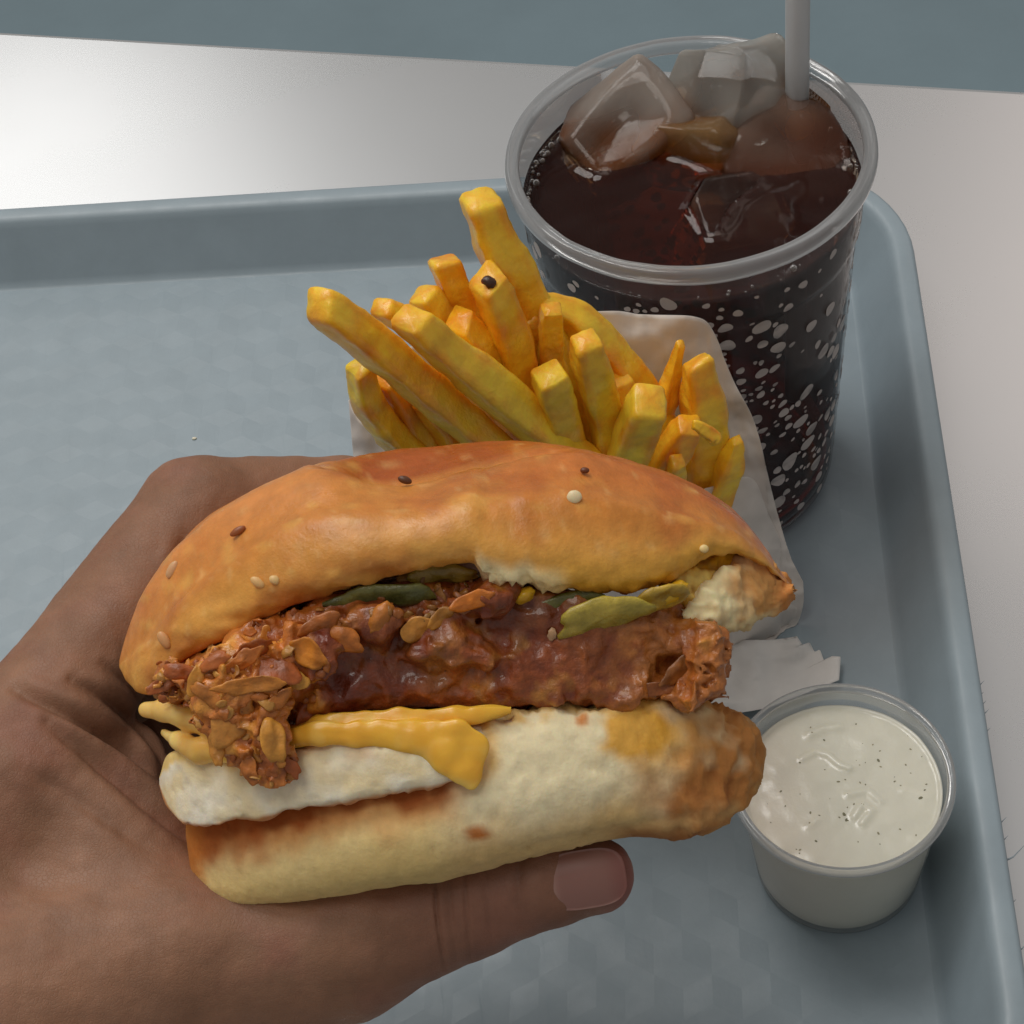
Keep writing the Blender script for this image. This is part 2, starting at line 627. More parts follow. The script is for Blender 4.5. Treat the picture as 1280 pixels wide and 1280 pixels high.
scratched(M['tray'])
M['floor'] = organic('floor_teal', lin(130, 150, 159), rough=.6, bumps=((30, .05, .002),), var=.06, var_scale=5)
M['edge'] = organic('table_edge', lin(120, 122, 122), rough=.5, bumps=((300, .1, .0003),))
M['crust'] = organic('bun_crust', None, rough=.37, sss=.15, sss_r=(1, .6, .3), sss_scale=.0015, var=.14, var_scale=260,
                     bumps=((140, .22, .0012), (480, .3, .0006), (1300, .3, .0003)), spec=.5, rough_var=.12, coat=.0)
M['crumb'] = organic('bun_crumb', None, rough=.75, sss=.35, sss_r=(1, .7, .4), sss_scale=.002, var=.08, var_scale=500,
                     bumps=((350, .25, .0008), (1100, .3, .0004)), spec=.25)
M["fried"] = organic("fried_coating", None, rough=.42, sss=.04, sss_scale=.0015, var=.3, var_scale=420,
                     bumps=((500, .6, .0010), (1500, .4, .0003)), spec=.5, coat=.35)
M['flake'] = organic('crisp_flake', None, rough=.42, sss=.15, sss_r=(1, .5, .2), sss_scale=.0015, var=.22, var_scale=350,
                     bumps=((600, .5, .0006),), spec=.5, coat=.1)
M['cheese'] = organic('cheese', None, rough=.30, sss=.4, sss_r=(1, .6, .15), sss_scale=.002, var=.05, bumps=((180, .2, .0006),), spec=.5)
M['pickle'] = organic('pickle', None, rough=.33, sss=.4, sss_r=(.7, .8, .2), sss_scale=.002, var=.25, var_scale=300,
                      bumps=((300, .5, .0010), (900, .4, .0004)), spec=.5, coat=.15)
M['skin'] = organic('skin', None, vor=(1350, .34, .00012), rough=.56, sss=.12, sss_r=(1, .35, .18), sss_scale=.003, var=.17, var_scale=110,
                    bumps=((160, .12, .0012), (900, .25, .00035)), spec=.4, rough_var=.06)
M['nail'] = organic('nail', None, rough=.42, sss=.3, sss_r=(1, .4, .3), sss_scale=.002, bumps=((120, .05, .0004),), spec=.45, coat=.0)
M['fry'] = organic('fried_potato', None, rough=.4, sss=.3, sss_r=(1, .5, .10), sss_scale=.003, var=.14, var_scale=200,
                   bumps=((220, .35, .0010), (900, .4, .0004)), spec=.5, coat=.2)
M['paper'] = paper_mat('bag_paper', lin(244, 237, 231))
M['napkin'] = paper_mat('napkin_paper', lin(243, 240, 237))
M['cup_wall'] = clear_plastic('cup_clear_plastic', haze=.025, rough=.06, gloss=.6)
M['cup_rim'] = clear_plastic('cup_rim_plastic', haze=.28, rough=.06, bump=.1, gloss=1.6)
M['pot_wall'] = clear_plastic('sauce_cup_plastic', haze=.20, rough=.10, bump=.1, gloss=.4)
M['pot_rim'] = clear_plastic('sauce_cup_rim_plastic', haze=.28, rough=.06, bump=.1, gloss=1.6)
M['straw'] = clear_plastic('straw_plastic', haze=.5, rough=.15)
M['print'] = organic('white_print', lin(188, 178, 173), rough=.5, bumps=())
M['cola'] = cola_mat()
M['ice'] = ice_mat()
M['bubble'] = clear_plastic('foam_bubble', haze=.18, tint=(.85, .68, .5), rough=.04)
M['sauce'] = organic('ranch_sauce', None, rough=.28, sss=.4, sss_r=(1, .9, .7), sss_scale=.003, var=.03, var_scale=120,
                     bumps=((130, .25, .0010),), spec=.5, coat=.25)
M['herb'] = organic('herb', None, rough=.6, bumps=())
M['seed'] = organic('sesame', None, rough=.4, sss=.2, bumps=((900, .2, .0002),))

# ------------------------------------------------------------------ table, floor, tray
TA = math.radians(-8.94)
tu = np.array([math.cos(TA), math.sin(TA), 0]); tv = np.array([-math.sin(TA), math.cos(TA), 0])
XR, YB = 49.6, 487.2               # inner floor edges, in tray axes (mm)
ZT = -3.0                          # table top


def build_table():
    a = math.radians(-20.53)
    u = np.array([math.cos(a), math.sin(a), 0]); v = np.array([-math.sin(a), math.cos(a), 0])
    c = np.array([0, 619.1, ZT])
    pts = []
    prof = [(-760, 0), (-3, 0), (-1.2, -.5), (-.3, -1.6), (0, -3.4), (0, -26), (-1.5, -28), (-760, -28)]
    V = []
    for x in (-820, 880):
        for (y, z) in prof:
            V.append(c + u*x + v*y + np.array([0, 0, z]))
    k = len(prof)
    F = [(i, i+1, k+i+1, k+i) for i in range(k-1)] + [(k-1, 0, k, 2*k-1), tuple(range(k))[::-1], tuple(range(k, 2*k))]
    t = mesh_obj('table_top', V, F, M['steel'], smooth=False, base=c)
    tag(t, 'pale satin metal table top under the tray', 'table')
    fl = mesh_obj('floor', [(-3500, -2500, -745), (3500, -2500, -745), (3500, 4500, -745), (-3500, 4500, -745)],
                  [(0, 1, 2, 3)], M['floor'], smooth=False, base=(0, 0, -745))
    tag(fl, kind='structure')
    # a plain central column so that the table stands
    V, F = lathe([(0, -745), (230, -745), (230, -737), (60, -728), (34, -715), (34, -60), (120, -40), (120, -31.2), (0, -31.2)], 48,
                 (c + v*-380)*[1, 1, 0])
    mesh_obj('pedestal', V, F, M['edge'], t)


def rrect(x0, x1, y0, y1, r, n=14):
    out = []
    for cx, cy, a0 in ((x1-r, y1-r, 0), (x0+r, y1-r, 90), (x0+r, y0+r, 180), (x1-r, y0+r, 270)):
        for a in np.linspace(math.radians(a0), math.radians(a0+90), n):
            out.append((cx + r*math.cos(a), cy + r*math.sin(a)))
    return np.array(out)


def build_tray():
    base = tu*(-130) + tv*(YB-160)
    t = thing('serving_tray', 'blue grey plastic food tray with raised rim carrying the meal', 'tray', base)
    x0, x1, y0, y1 = -385.0, XR, 176.0, YB
    prof = [(-1.5, -2.6), (-1.5, -0.0), (0.0, 0.15), (1.3, .9), (2.6, 3.0), (11.0, 19.0), (12.0, 20.9), (13.0, 21.8), (14.3, 22.2), (17.6, 22.3),
            (18.6, 21.9), (19.0, 20.9), (19.0, 16.5), (18.0, 16.3), (17.4, 19.5), (14.0, 19.6), (11.8, 17.5), (3.5, .5), (2.0, -2.0), (0, -2.9)]
    rings = []
    for off, z in prof[1:]:
        p = rrect(x0-off, x1+off, y0-off, y1+off, 26+off*1.15)
        rings.append(np.c_[p, np.full(len(p), z)])
    R = np.array(rings)                                      # k, n, 3
    k, n, _ = R.shape
    Wd = (R[..., :1]*tu + R[..., 1:2]*tv + R[..., 2:]*np.array([0, 0, 1])).reshape(-1, 3)
    F = [tuple(f) for f in grid_faces(k, n)]
    F.append(tuple(range(n)))
    F.append(tuple(range((k-1)*n, k*n)))
    tb = mesh_obj('tray_body', Wd, F, M['tray'], t)
    bm = bmesh.new(); bm.from_mesh(tb.data)
    bmesh.ops.recalc_face_normals(bm, faces=bm.faces)
    for f in bm.faces:
        if len(f.verts) > 4: f.smooth = False
    for e in bm.edges:
        if any(len(f.verts) > 4 for f in e.link_faces): e.smooth = False
    bm.to_mesh(tb.data); bm.free()
    # embossed tumbling-block relief on the floor
    hexr, h = 8.3, .135
    V, Q, key = [], [], {}

    def vid(x, y, z):
        xo, yo = x, y
        x, y = min(max(x, x0-.8), x1+.8), min(max(y, y0-.8), y1+.8)
        dx_, dy_ = max(x-(x1-26), (x0+26)-x, 0), max(y-(y1-26), (y0+26)-y, 0)
        rr_ = math.hypot(dx_, dy_)
        if rr_ > 26.8:
            x -= math.copysign(dx_*(1-26.8/rr_), x-(x0+x1)/2); y -= math.copysign(dy_*(1-26.8/rr_), y-(y0+y1)/2)
        if abs(x-xo) + abs(y-yo) > .01: z = .25
        q = (round(x, 2), round(y, 2))
        if q not in key:
            key[q] = len(V); V.append(tu*x + tv*y + np.array([0, 0, z]))
        return key[q]
    inner = (x0-14, x1+14, y0-14, y1+14)
    dx, dy = hexr*math.sqrt(3), hexr*1.5
    for j in range(int((y1-y0)/dy)+3):
        for i in range(int((x1-x0)/dx)+3):
            cx, cy = x0 + i*dx + (dx/2 if j % 2 else 0), y0 + j*dy
            ring = [(cx + hexr*math.cos(math.radians(90+60*q)), cy + hexr*math.sin(math.radians(90+60*q))) for q in range(6)]
            if min(p[0] for p in ring) < inner[0] or max(p[0] for p in ring) > inner[1] or min(p[1] for p in ring) < inner[2] or max(p[1] for p in ring) > inner[3]:
                continue
            if cx > x1+6 or cy > y1+6 or (cx > x1-26 and cy > y1-26 and math.hypot(cx-x1+26, cy-y1+26) > 32): continue
            zb = .24
            zz = [zb if q % 2 == 0 else zb-h for q in range(6)]
            c = vid(cx, cy, zb+h)
            ids = [vid(ring[q][0], ring[q][1], zz[q]) for q in range(6)]
            for q in (0, 2, 4):
                quad = (c, ids[q], ids[(q+1) % 6], ids[(q+2) % 6])
                if len(set(quad)) == 4: Q.append(quad)
    mesh_obj('embossed_floor', V, Q, M['tray'], t, smooth=False)
    # torn plastic burrs along the worn right rim
    V, Q = [], []
    for (px, py), L in (((1219, 856), 1.2), ((1223, 880), 1.0), ((1225, 892), 1.3), ((1228, 914), 1.0), ((1246, 1028), 1.4), ((1249, 1050), 1.2),
                        ((1255, 1075), 4.2), ((1275, 1187), 1.6), ((1221, 868), .8), ((1265, 1128), .9)):
        p = on_z(px, py, 19.5)
        x = XR + 18.6
        y = float(p @ tv)
        b = tu*x + tv*y + np.array([0, 0, 19.0])
        tip = b + tu*L*1.4 + tv*L*.9 + np.array([0, 0, .6*L])
        mid = b + tu*L*.5 + tv*L*.15 + np.array([0, 0, .2*L])
        for c, r in ((b, .35), (mid, .22), (tip, .05)):
            for q in range(4):
                a = q*math.pi/2
                V.append(c + tv*r*math.cos(a) + np.array([0, 0, 1])*r*math.sin(a))
        o = len(V) - 12
        for s in (0, 4):
            for q in range(4):
                Q.append((o+s+q, o+s+(q+1) % 4, o+s+4+(q+1) % 4, o+s+4+q))
    tag(mesh_obj('burr', V, Q, M['tray'], t), kind='stuff')


# ------------------------------------------------------------------ cola cup
CX, CY, CH = 60.4, 387.9, 121.7
CC = np.array([CX, CY, 0.0])
CB = .35                           # stands on the embossed floor


def wall_r(z):
    return np.interp(z, [0, 3, 6, 96, 98.5, 112, 118], [36.6, 38.3, 38.9, 43.5, 44.5, 45.2, 45.6])


LEVEL = 108.5


def build_cup():
    t = thing('drink_cup', 'clear plastic cup printed with white bubbles, full of iced cola', 'cup', CC + [0, 0, CB])
    zs = [3, 4, 6] + list(np.linspace(9, 95, 24)) + [96, 97.2, 98.5, 99.5] + list(np.linspace(102, 118.2, 8))
    prof = [(0, 3.2), (30, 3.2), (33, .2), (35, 0), (36.6, .5), (37.6, 1.5)]
    for z in zs:
        r = float(wall_r(z))
        if 20 < z < 92: r += .12*math.sin(z*2*math.pi/6.0)
        prof.append((r, z))
    V, F = lathe(prof, 128, CC + [0, 0, CB])
    mesh_obj('wall', V, F, M['cup_wall'], t)
    rim = [(45.3, 117.8), (46.0, 117.0), (47.2, 117.0), (48.0, 118.0), (48.2, 119.6), (47.9, 121.0), (47.3, 121.7), (46.6, 121.75), (46.1, 121.35), (45.6, 121.3), (45.1, 121.5), (44.6, 121.2), (44.3, 120.4), (44.3, 119.2), (44.7, 118.2)]
    V, F = lathe(rim, 160, CC + [0, 0, CB], closed=True)
    V = V + (vnoise(V, 6, 3)*.08)[:, None]
    mesh_obj('rim', V, F, M['cup_rim'], t)
    # white bubble print: flat discs lying on the wall
    V, F = [], []
    centres = []
    r_ = random.Random(5)

    def dot(a, z, r, e, tilt):
        o = len(V)
        n = 14
        for q in range(n):
            th = 2*math.pi*q/n
            k = 1 + .10*math.sin(2*th + tilt*3) + .07*math.sin(3*th + tilt*7)
            x, y = r*k*math.cos(th), r*e*k*math.sin(th)
            x, y = x*math.cos(tilt) - y*math.sin(tilt), x*math.sin(tilt) + y*math.cos(tilt)
            zz = z + y
            R = float(wall_r(zz)) + .05 + (.12*math.sin(zz*2*math.pi/6.0) if 20 < zz < 92 else 0)
            aa = a + x/R
            V.append(CC + [R*math.cos(aa), R*math.sin(aa), zz + CB])
        R = float(wall_r(z)) + .08 + (.12*math.sin(z*2*math.pi/6.0) if 20 < z < 92 else 0)
        V.append(CC + [R*math.cos(a), R*math.sin(a), z + CB])
        for q in range(n): F.append((o+q, o+(q+1) % n, o+n))
    clusters = [(r_.uniform(0, 2*math.pi), r_.uniform(10, 106), r_.uniform(.10, .34), r_.uniform(5, 16)) for _ in range(95)]
    tries = 0
    while len(centres) < 980 and tries < 40000:
        tries += 1
        if r_.random() < .82:
            c = r_.choice(clusters)
            a, z = r_.gauss(c[0], c[2]*.6), r_.gauss(c[1], c[3]*.6)
        else:
            a, z = r_.uniform(0, 2*math.pi), r_.uniform(7, 108)
        if not 7 < z < 109: continue
        a %= 2*math.pi
        u = r_.random()
        r = .55 + 2.2*u**1.7
        ok = True
        for (a2, z2, r2) in centres:
            da = abs(a-a2); da = min(da, 2*math.pi-da)
            if (da*42)**2 + (z-z2)**2 < (r+r2+.25)**2: ok = False; break
        if not ok: continue
        centres.append((a, z, r))
        dot(a, z, r, r_.uniform(.75, 1.2), r_.uniform(0, 3))
    p = mesh_obj('bubble_print', V, F, M['print'], t, smooth=False)
    tag(p, kind='stuff')
    return t


def ice_block(seed, size, bevel, c_mm, rot, frost, taper=0.):
    """an irregular, melted block of ice in world mm"""
    n = 15
    g = np.linspace(-1, 1, n)
    pts, F, key = [], [], {}

    def vid(p):
        q = tuple(np.round(p, 4))
        if q not in key:
            key[q] = len(pts); pts.append(p)
        return key[q]
    for ax in range(3):
        for s in (-1, 1):
            for i in range(n-1):
                for j in range(n-1):
                    q = []
                    for (a, b) in ((i, j), (i+1, j), (i+1, j+1), (i, j+1)):
                        p = np.zeros(3); p[ax] = s; p[(ax+1) % 3] = g[a]; p[(ax+2) % 3] = g[b]
                        q.append(vid(p))
                    F.append(q if s > 0 else q[::-1])
    P = np.array(pts); F = np.array(F)
    # rounded box
    inner = np.clip(P, -(1-bevel), 1-bevel)
    d = P - inner
    L = np.linalg.norm(d, axis=1, keepdims=True)
    P = inner + np.where(L > 0, d/np.maximum(L, 1e-6)*bevel, 0)
    P[:, :2] *= (1 + taper*P[:, 2:3])
    nn = vnormals(P, F)
    P = P + nn*(vnoise(P, 1.1, seed)*.10 + vnoise(P, .4, seed+1)*.02)[:, None]
    # melted flat facets
    r_ = np.random.default_rng(seed)
    for _ in range(5):
        nv_ = r_.normal(size=3); nv_ /= np.linalg.norm(nv_)
        q = P @ nv_
        h = q.max()*r_.uniform(.68, .86)
        P = P - np.maximum(q-h, 0)[:, None]*nv_
    # hollow dip in the top face, as moulded ice has
    dip = np.exp(-((P[:, 0]**2 + P[:, 1]**2)/.35))*np.clip(P[:, 2], 0, 1)
    P[:, 2] -= .16*dip
    fr = np.clip(frost + .25*vnoise(P, .7, seed+4), 0, 1)*sstep(-1.2, .2, P[:, 2])
    return P*np.array(size)/2, F, np.clip(fr, 0, .9)


def build_cola():
    base = CC + [0, 0, CB+4]
    # body + gently waved surface
    ns, nr = 150, 60
    prof = [(0.01, 4.0)] + [(float(r), 4.0) for r in (18, 34)] + [(float(wall_r(z))-.55, z) for z in np.linspace(6, LEVEL-.6, 22)]
    for k in range(nr):
        r = (float(wall_r(LEVEL)) - .55)*(1 - (k/(nr-1))**1.0)
        prof.append((max(r, .01), LEVEL + (.9 if k == 0 else .35 if k == 1 else 0)))
    V, F = lathe(prof, ns, CC + [0, 0, CB])
    top = V[:, 2] > LEVEL + CB - .1
    V[top, 2] += .45*fbm(V[top], 13, 2, 5) + .16*vnoise(V[top], 5, 8)
    cola_V, cola_F, cola_top = V, F, top
    cola = mesh_obj('cola', V, orient(V - V.mean(0), F), M['cola'], base=base)
    tag(cola, 'dark brown cola filling the clear bubble printed cup', 'drink')
    specs = [
        # px, z centre, size, rotation, frost, (low tint, high tint, start, end of the change in mm above the cola), label
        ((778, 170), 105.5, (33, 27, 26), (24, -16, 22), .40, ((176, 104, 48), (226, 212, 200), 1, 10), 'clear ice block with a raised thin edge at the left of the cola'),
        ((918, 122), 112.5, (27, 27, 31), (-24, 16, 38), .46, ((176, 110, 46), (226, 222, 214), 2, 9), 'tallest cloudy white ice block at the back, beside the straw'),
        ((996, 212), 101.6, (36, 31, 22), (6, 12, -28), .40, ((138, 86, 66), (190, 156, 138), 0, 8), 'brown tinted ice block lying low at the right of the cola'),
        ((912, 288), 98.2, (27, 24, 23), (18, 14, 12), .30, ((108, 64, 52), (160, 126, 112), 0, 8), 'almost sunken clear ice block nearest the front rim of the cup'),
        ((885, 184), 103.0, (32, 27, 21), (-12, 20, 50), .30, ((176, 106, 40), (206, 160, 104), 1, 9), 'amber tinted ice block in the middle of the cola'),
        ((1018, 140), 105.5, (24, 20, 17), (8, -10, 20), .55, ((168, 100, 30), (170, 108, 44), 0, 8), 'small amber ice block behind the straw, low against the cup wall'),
    ]
    cut_v = []
    rise = np.zeros(int(top.sum()))
    for i, (px, z, size, rot, frost, tn, lab) in enumerate(specs):
        c = on_z(px[0], px[1], z)
        P, Fq, fr = ice_block(20+i*7, size, .24, c, rot, frost)
        R = np.array(Matrix.Rotation(math.radians(rot[2]), 3, 'Z') @ Matrix.Rotation(math.radians(rot[1]), 3, 'Y') @ Matrix.Rotation(math.radians(rot[0]), 3, 'X'))
        Wd = P @ R.T + c
        # keep inside the cup
        d = Wd[:, :2] - CC[:2]
        rr = np.linalg.norm(d, axis=1)
        lim = wall_r(Wd[:, 2]) - 1.2
        k = np.minimum(1, lim/rr)
        Wd[:, :2] = CC[:2] + d*k[:, None]
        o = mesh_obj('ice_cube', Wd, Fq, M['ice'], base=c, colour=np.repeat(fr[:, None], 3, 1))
        tag(o, lab, 'ice cube', 'ice cubes floating in the cola')
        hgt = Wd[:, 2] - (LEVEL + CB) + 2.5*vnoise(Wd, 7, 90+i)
        tint = mixc(lin(*tn[0])[None], lin(*tn[1])[None], sstep(tn[2], tn[3], hgt))  # amber glow of light through ice and cola, put into the ice colour
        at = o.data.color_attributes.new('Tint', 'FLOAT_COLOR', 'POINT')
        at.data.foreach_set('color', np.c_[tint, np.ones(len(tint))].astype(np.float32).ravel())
        nn = vnormals(Wd, Fq)
        zl = LEVEL + CB
        E = np.vstack([Fq[:, [0, 1]], Fq[:, [1, 2]], Fq[:, [0, 2]], Fq[:, [1, 3]]])
        za, zb_ = Wd[E[:, 0], 2] - zl, Wd[E[:, 1], 2] - zl
        E = E[(za < 0) != (zb_ < 0)]
        za, zb_ = Wd[E[:, 0], 2] - zl, Wd[E[:, 1], 2] - zl
        near = (Wd[E[:, 0]] + (za/(za-zb_))[:, None]*(Wd[E[:, 1]] - Wd[E[:, 0]]))[:, :2]
        if len(near):
            tv_ = V[top][:, :2]
            dm = np.sqrt(((tv_[:, None] - near[None])**2).sum(-1)).min(1)
            rise = np.maximum(rise, 1.3*np.exp(-dm/1.3))
        Wc = Wd + nn*.25
        bmv = bpy.data.meshes.new('cut')
        bmv.from_pydata([tuple((v-base)*MM) for v in Wc], [], [tuple(int(q) for q in f) for f in Fq])
        co = bpy.data.objects.new('cut', bmv)
        col.objects.link(co)
        co.location = base*MM
        md = cola.modifiers.new('cut', 'BOOLEAN')
        md.operation = 'DIFFERENCE'; md.solver = 'EXACT'; md.object = co
        cut_v.append(co)
    rr_ = rise.reshape(-1, ns)
    for _ in range(2):
        rr_ = .5*rr_ + .25*(np.roll(rr_, 1, 1) + np.roll(rr_, -1, 1))
        rr_[1:-1] = .5*rr_[1:-1] + .25*(rr_[2:] + rr_[:-2])
    V[top, 2] += rr_.ravel()
    cola.data.vertices.foreach_set('co', ((V - base)*MM).astype(np.float32).ravel())
    cola.data.update()
    bpy.context.view_layer.update()
    dg = bpy.context.evaluated_depsgraph_get()
    me = bpy.data.meshes.new_from_object(cola.evaluated_get(dg))
    cola.modifiers.clear()
    cola.data = me
    VV, FF = [], []
    r_ = random.Random(21)
    for _ in range(150):
        a = r_.choice([r_.gauss(2.75, .35), r_.gauss(.75, .3), r_.uniform(0, 6.28)])
        r = .25 + .75*r_.random()**3
        R_ = float(wall_r(LEVEL)) - .9 - r - abs(r_.gauss(0, 1.1))
        P, Fq = lathe([(.01, r), (r*.5, r*.87), (r*.87, r*.5), (r, 0), (r*.9, -r*.4)], 10, CC + [R_*math.cos(a), R_*math.sin(a), LEVEL + CB + .35])
        FF.append(Fq + sum(len(v) for v in VV)); VV.append(P)
    tag(mesh_obj('foam_bubbles', np.vstack(VV), np.vstack(FF), M['bubble'], cola), kind='stuff')
    for c in cut_v: bpy.data.objects.remove(c, do_unlink=True)


def build_straw():
    f0, f1 = math.radians(35), math.radians(25)
    lo = CC + [35*math.cos(f1), 35*math.sin(f1), 6.0 + CB]       # foot of the straw in the cup
    a = CC + [40.9*math.cos(f0), 40.9*math.sin(f0), 122.0]       # leaning on the inside of the rim
    ax = (a - lo)/np.linalg.norm(a - lo)
    L = 140.0
    base = lo
    hx = np.cross(ax, [0, 0, 1.0]); hx /= np.linalg.norm(hx); hy = np.cross(ax, hx)
    n = 28
    ro, ri = 3.2, 2.95
    V = []
    for (r, s) in ((ri, 0), (ro, 0), (ro, 60+L), (ri, 60+L)):
        for q in range(n):
            th = 2*math.pi*q/n
            V.append(lo + ax*s + hx*r*math.cos(th) + hy*r*math.sin(th))
    F = np.vstack([grid_faces(4, n), np.stack([3*n+np.arange(n), 3*n+(np.arange(n)+1) % n, (np.arange(n)+1) % n, np.arange(n)], -1)])
    V = np.array(V)
    o = mesh_obj('straw', V, orient(V-V.mean(0), F), M['straw'], base=base)
    tag(o, 'translucent white drinking straw standing in the iced cola', 'straw')


# ------------------------------------------------------------------ sauce cup
SX, SY, SH, SR = 68.1, 244.4, 42.3, 26.9


def build_sauce():
    c = np.array([SX, SY, CB])
    t = thing('sauce_cup', 'small clear plastic portion cup of white sauce by the tray rim', 'sauce cup', c)
    prof = [(0, 1.0), (17.5, 1.0), (18.6, .2), (19.9, 0), (20.6, .7), (20.9, 2)] + [(20.9 + (z-2)*.108, z) for z in np.linspace(4, 34.6, 10)] + [(24.7, 35.8), (25.1, 36.7), (25.3, 38.0), (25.5, 40.2)]
    V, F = lathe(prof, 128, c)
    mesh_obj('wall', V, F, M['pot_wall'], t)
    rim = [(25.2, 40.0), (25.6, 39.2), (26.4, 39.1), (26.9, 39.6), (27.0, 40.7), (26.8, 41.6), (26.3, 42.2), (25.7, 42.1), (25.1, 41.4), (24.9, 40.6)]
    V, F = lathe(rim, 128, c, closed=True)
    mesh_obj('rim', V, F, M['pot_rim'], t)
    # sauce
    lv = 35.6
    prof = [(.01, 1.4), (17, 1.4), (19.9, 2.0)] + [(20.55 + (z-2)*.108, z) for z in np.linspace(4, lv-.4, 8)]
    for r in np.linspace(24.12, .02, 60): prof.append((float(r), lv + (.5 if r > 23.5 else .2 if r > 23 else 0)))
    V, F = lathe(prof, 140, c)
    top = V[:, 2] > lv + CB - .1
    P = V[top] - c
    z = .30*fbm(P, 11, 3, 3) + .10*vnoise(P, 3.5, 4)
    # added ridges, shaped to give the sauce its glossy highlights
    for poly, amp, w in (([(1003, 950), (1020, 940), (1035, 945), (1050, 958), (1062, 962)], .75, .9), ([(1012, 920), (1030, 912), (1050, 910)], .65, 1.1),
                         ([(1068, 1022), (1078, 1008), (1090, 1015), (1078, 1030)], .7, 1.0), ([(1060, 995), (1085, 990), (1100, 1003)], .5, 1.0),
                         ([(1010, 1035), (1020, 1028)], .4, 1.0), ([(1130, 990), (1155, 1000)], .3, 1.2)):
        pw = on_z([p[0] for p in poly], [p[1] for p in poly], lv)[:, :2] - c[:2]
        dm = np.full(len(P), 1e9)
        for a, b in zip(pw[:-1], pw[1:]):
            ab = b-a
            h = np.clip(((P[:, :2]-a) @ ab)/(ab @ ab), 0, 1)
            dm = np.minimum(dm, np.linalg.norm(P[:, :2]-a-h[:, None]*ab, axis=1))
        z = z + amp*np.exp(-(dm/w)**2)
    V[top, 2] += z
    tint = np.repeat(lin(226, 223, 206)[None], len(V), 0)
    tint = mixc(tint, lin(232, 208, 188)[None], sstep(2, -22, V[:, 0]-SX)*.35)
    s = mesh_obj('ranch_sauce', V, F, M['sauce'], base=c + [0, 0, 1.4], colour=tint)
    tag(s, 'creamy white sauce with dark herb flecks in the small cup', 'sauce')
    # flecks
    VV, FF, CCc = [], [], []
    r_ = random.Random(3)
    spots = [((1098, 951), .75), ((976, 990), .55), ((1055, 1018), .9), ((1058, 1025), .7), ((1151, 998), .85), ((1048, 978), .6), ((1075, 979), .5), ((1000, 1063), .5),
             ((1020, 1052), .55), ((1013, 1017), .55), ((1138, 937), .5), ((1030, 925), .5), ((1098, 1042), .6), ((1125, 1037), .45), ((1070, 905), .4), ((1158, 980), .45)]
    spots += [((r_.uniform(950, 1160), r_.uniform(905, 1068)), r_.uniform(.18, .45)) for _ in range(45)]
    topv = V[top]
    for (px, r) in spots:
        p = on_z(px[0], px[1], lv + .2)
        if np.linalg.norm(p[:2]-c[:2]) > 22.8: continue
        i = np.argmin(((topv[:, :2]-p[:2])**2).sum(1))
        p[2] = topv[i, 2] + .02
        r *= .72; o = len(VV); n = 7; a0 = r_.uniform(0, 6)
        dark = r_.random()
        cc = mixc(lin(112, 110, 84)[None], lin(158, 150, 118)[None], np.array([dark if r < .5 else .1]))[0]
        for q in range(n):
            th = 2*math.pi*q/n
            x, y = r*math.cos(th)*r_.uniform(.8, 1.2), r*.6*math.sin(th)*r_.uniform(.8, 1.2)
            VV.append(p + [x*math.cos(a0)-y*math.sin(a0), x*math.sin(a0)+y*math.cos(a0), 0]); CCc.append(cc)
        VV.append(p + [0, 0, .18]); CCc.append(cc)
        for q in range(n): FF.append((o+q, o+(q+1) % n, o+n))
    h = mesh_obj('herb_flecks', VV, FF, M['herb'], s, colour=np.array(CCc))
    tag(h, kind='stuff')


# ------------------------------------------------------------------ paper bag, napkin, fries
BP = [U(880, 400, 472.0), U(437, 500, 474.0), on_z(1000, 770, 1.0)]
BN = np.cross(BP[1]-BP[0], BP[2]-BP[0]); BN /= np.linalg.norm(BN)
if BN @ (CAM - BP[0]) < 0: BN = -BN


def bag(px, py, off=0.0):
    """point on the bag's back sheet moved `off` mm towards the opening side"""
    v = ray(px, py)
    den = v @ BN
    t = ((BP[0] + BN*0 - CAM) @ BN + np.asarray(off, float)) / den
    return CAM + v*t[..., None]


def sheet(name, outline_l, outline_r, n, m, offf, mat, parent, seed, amp=1.0, thick=.18, zmin=.5):
    """paper sheet between two boundary polylines (px), offf(px,py)->mm off the back plane"""
    L, R = catmull(outline_l, n, False), catmull(outline_r, n, False)
    s = np.linspace(0, 1, m)
    P = L[:, None]*(1-s)[None, :, None] + R[:, None]*s[None, :, None]
    P = P.reshape(-1, 2)
    P3 = np.c_[P, np.zeros(len(P))]
    off = offf(P[:, 0], P[:, 1]) + amp*(ridged(P3, 90, 3, seed) - .3)*1.3 + amp*.9*fbm(P3, 40, 3, seed+3)
    V = bag(P[:, 0], P[:, 1], off)
    V[:, 2] = np.maximum(V[:, 2], zmin + .2*vnoise(P3, 25, 2))
    F = grid_faces(n, m, False)
    o = mesh_obj(name, V, F, mat, parent)
    md = o.modifiers.new('thickness', 'SOLIDIFY'); md.thickness = thick*MM; md.offset = 0
    return o


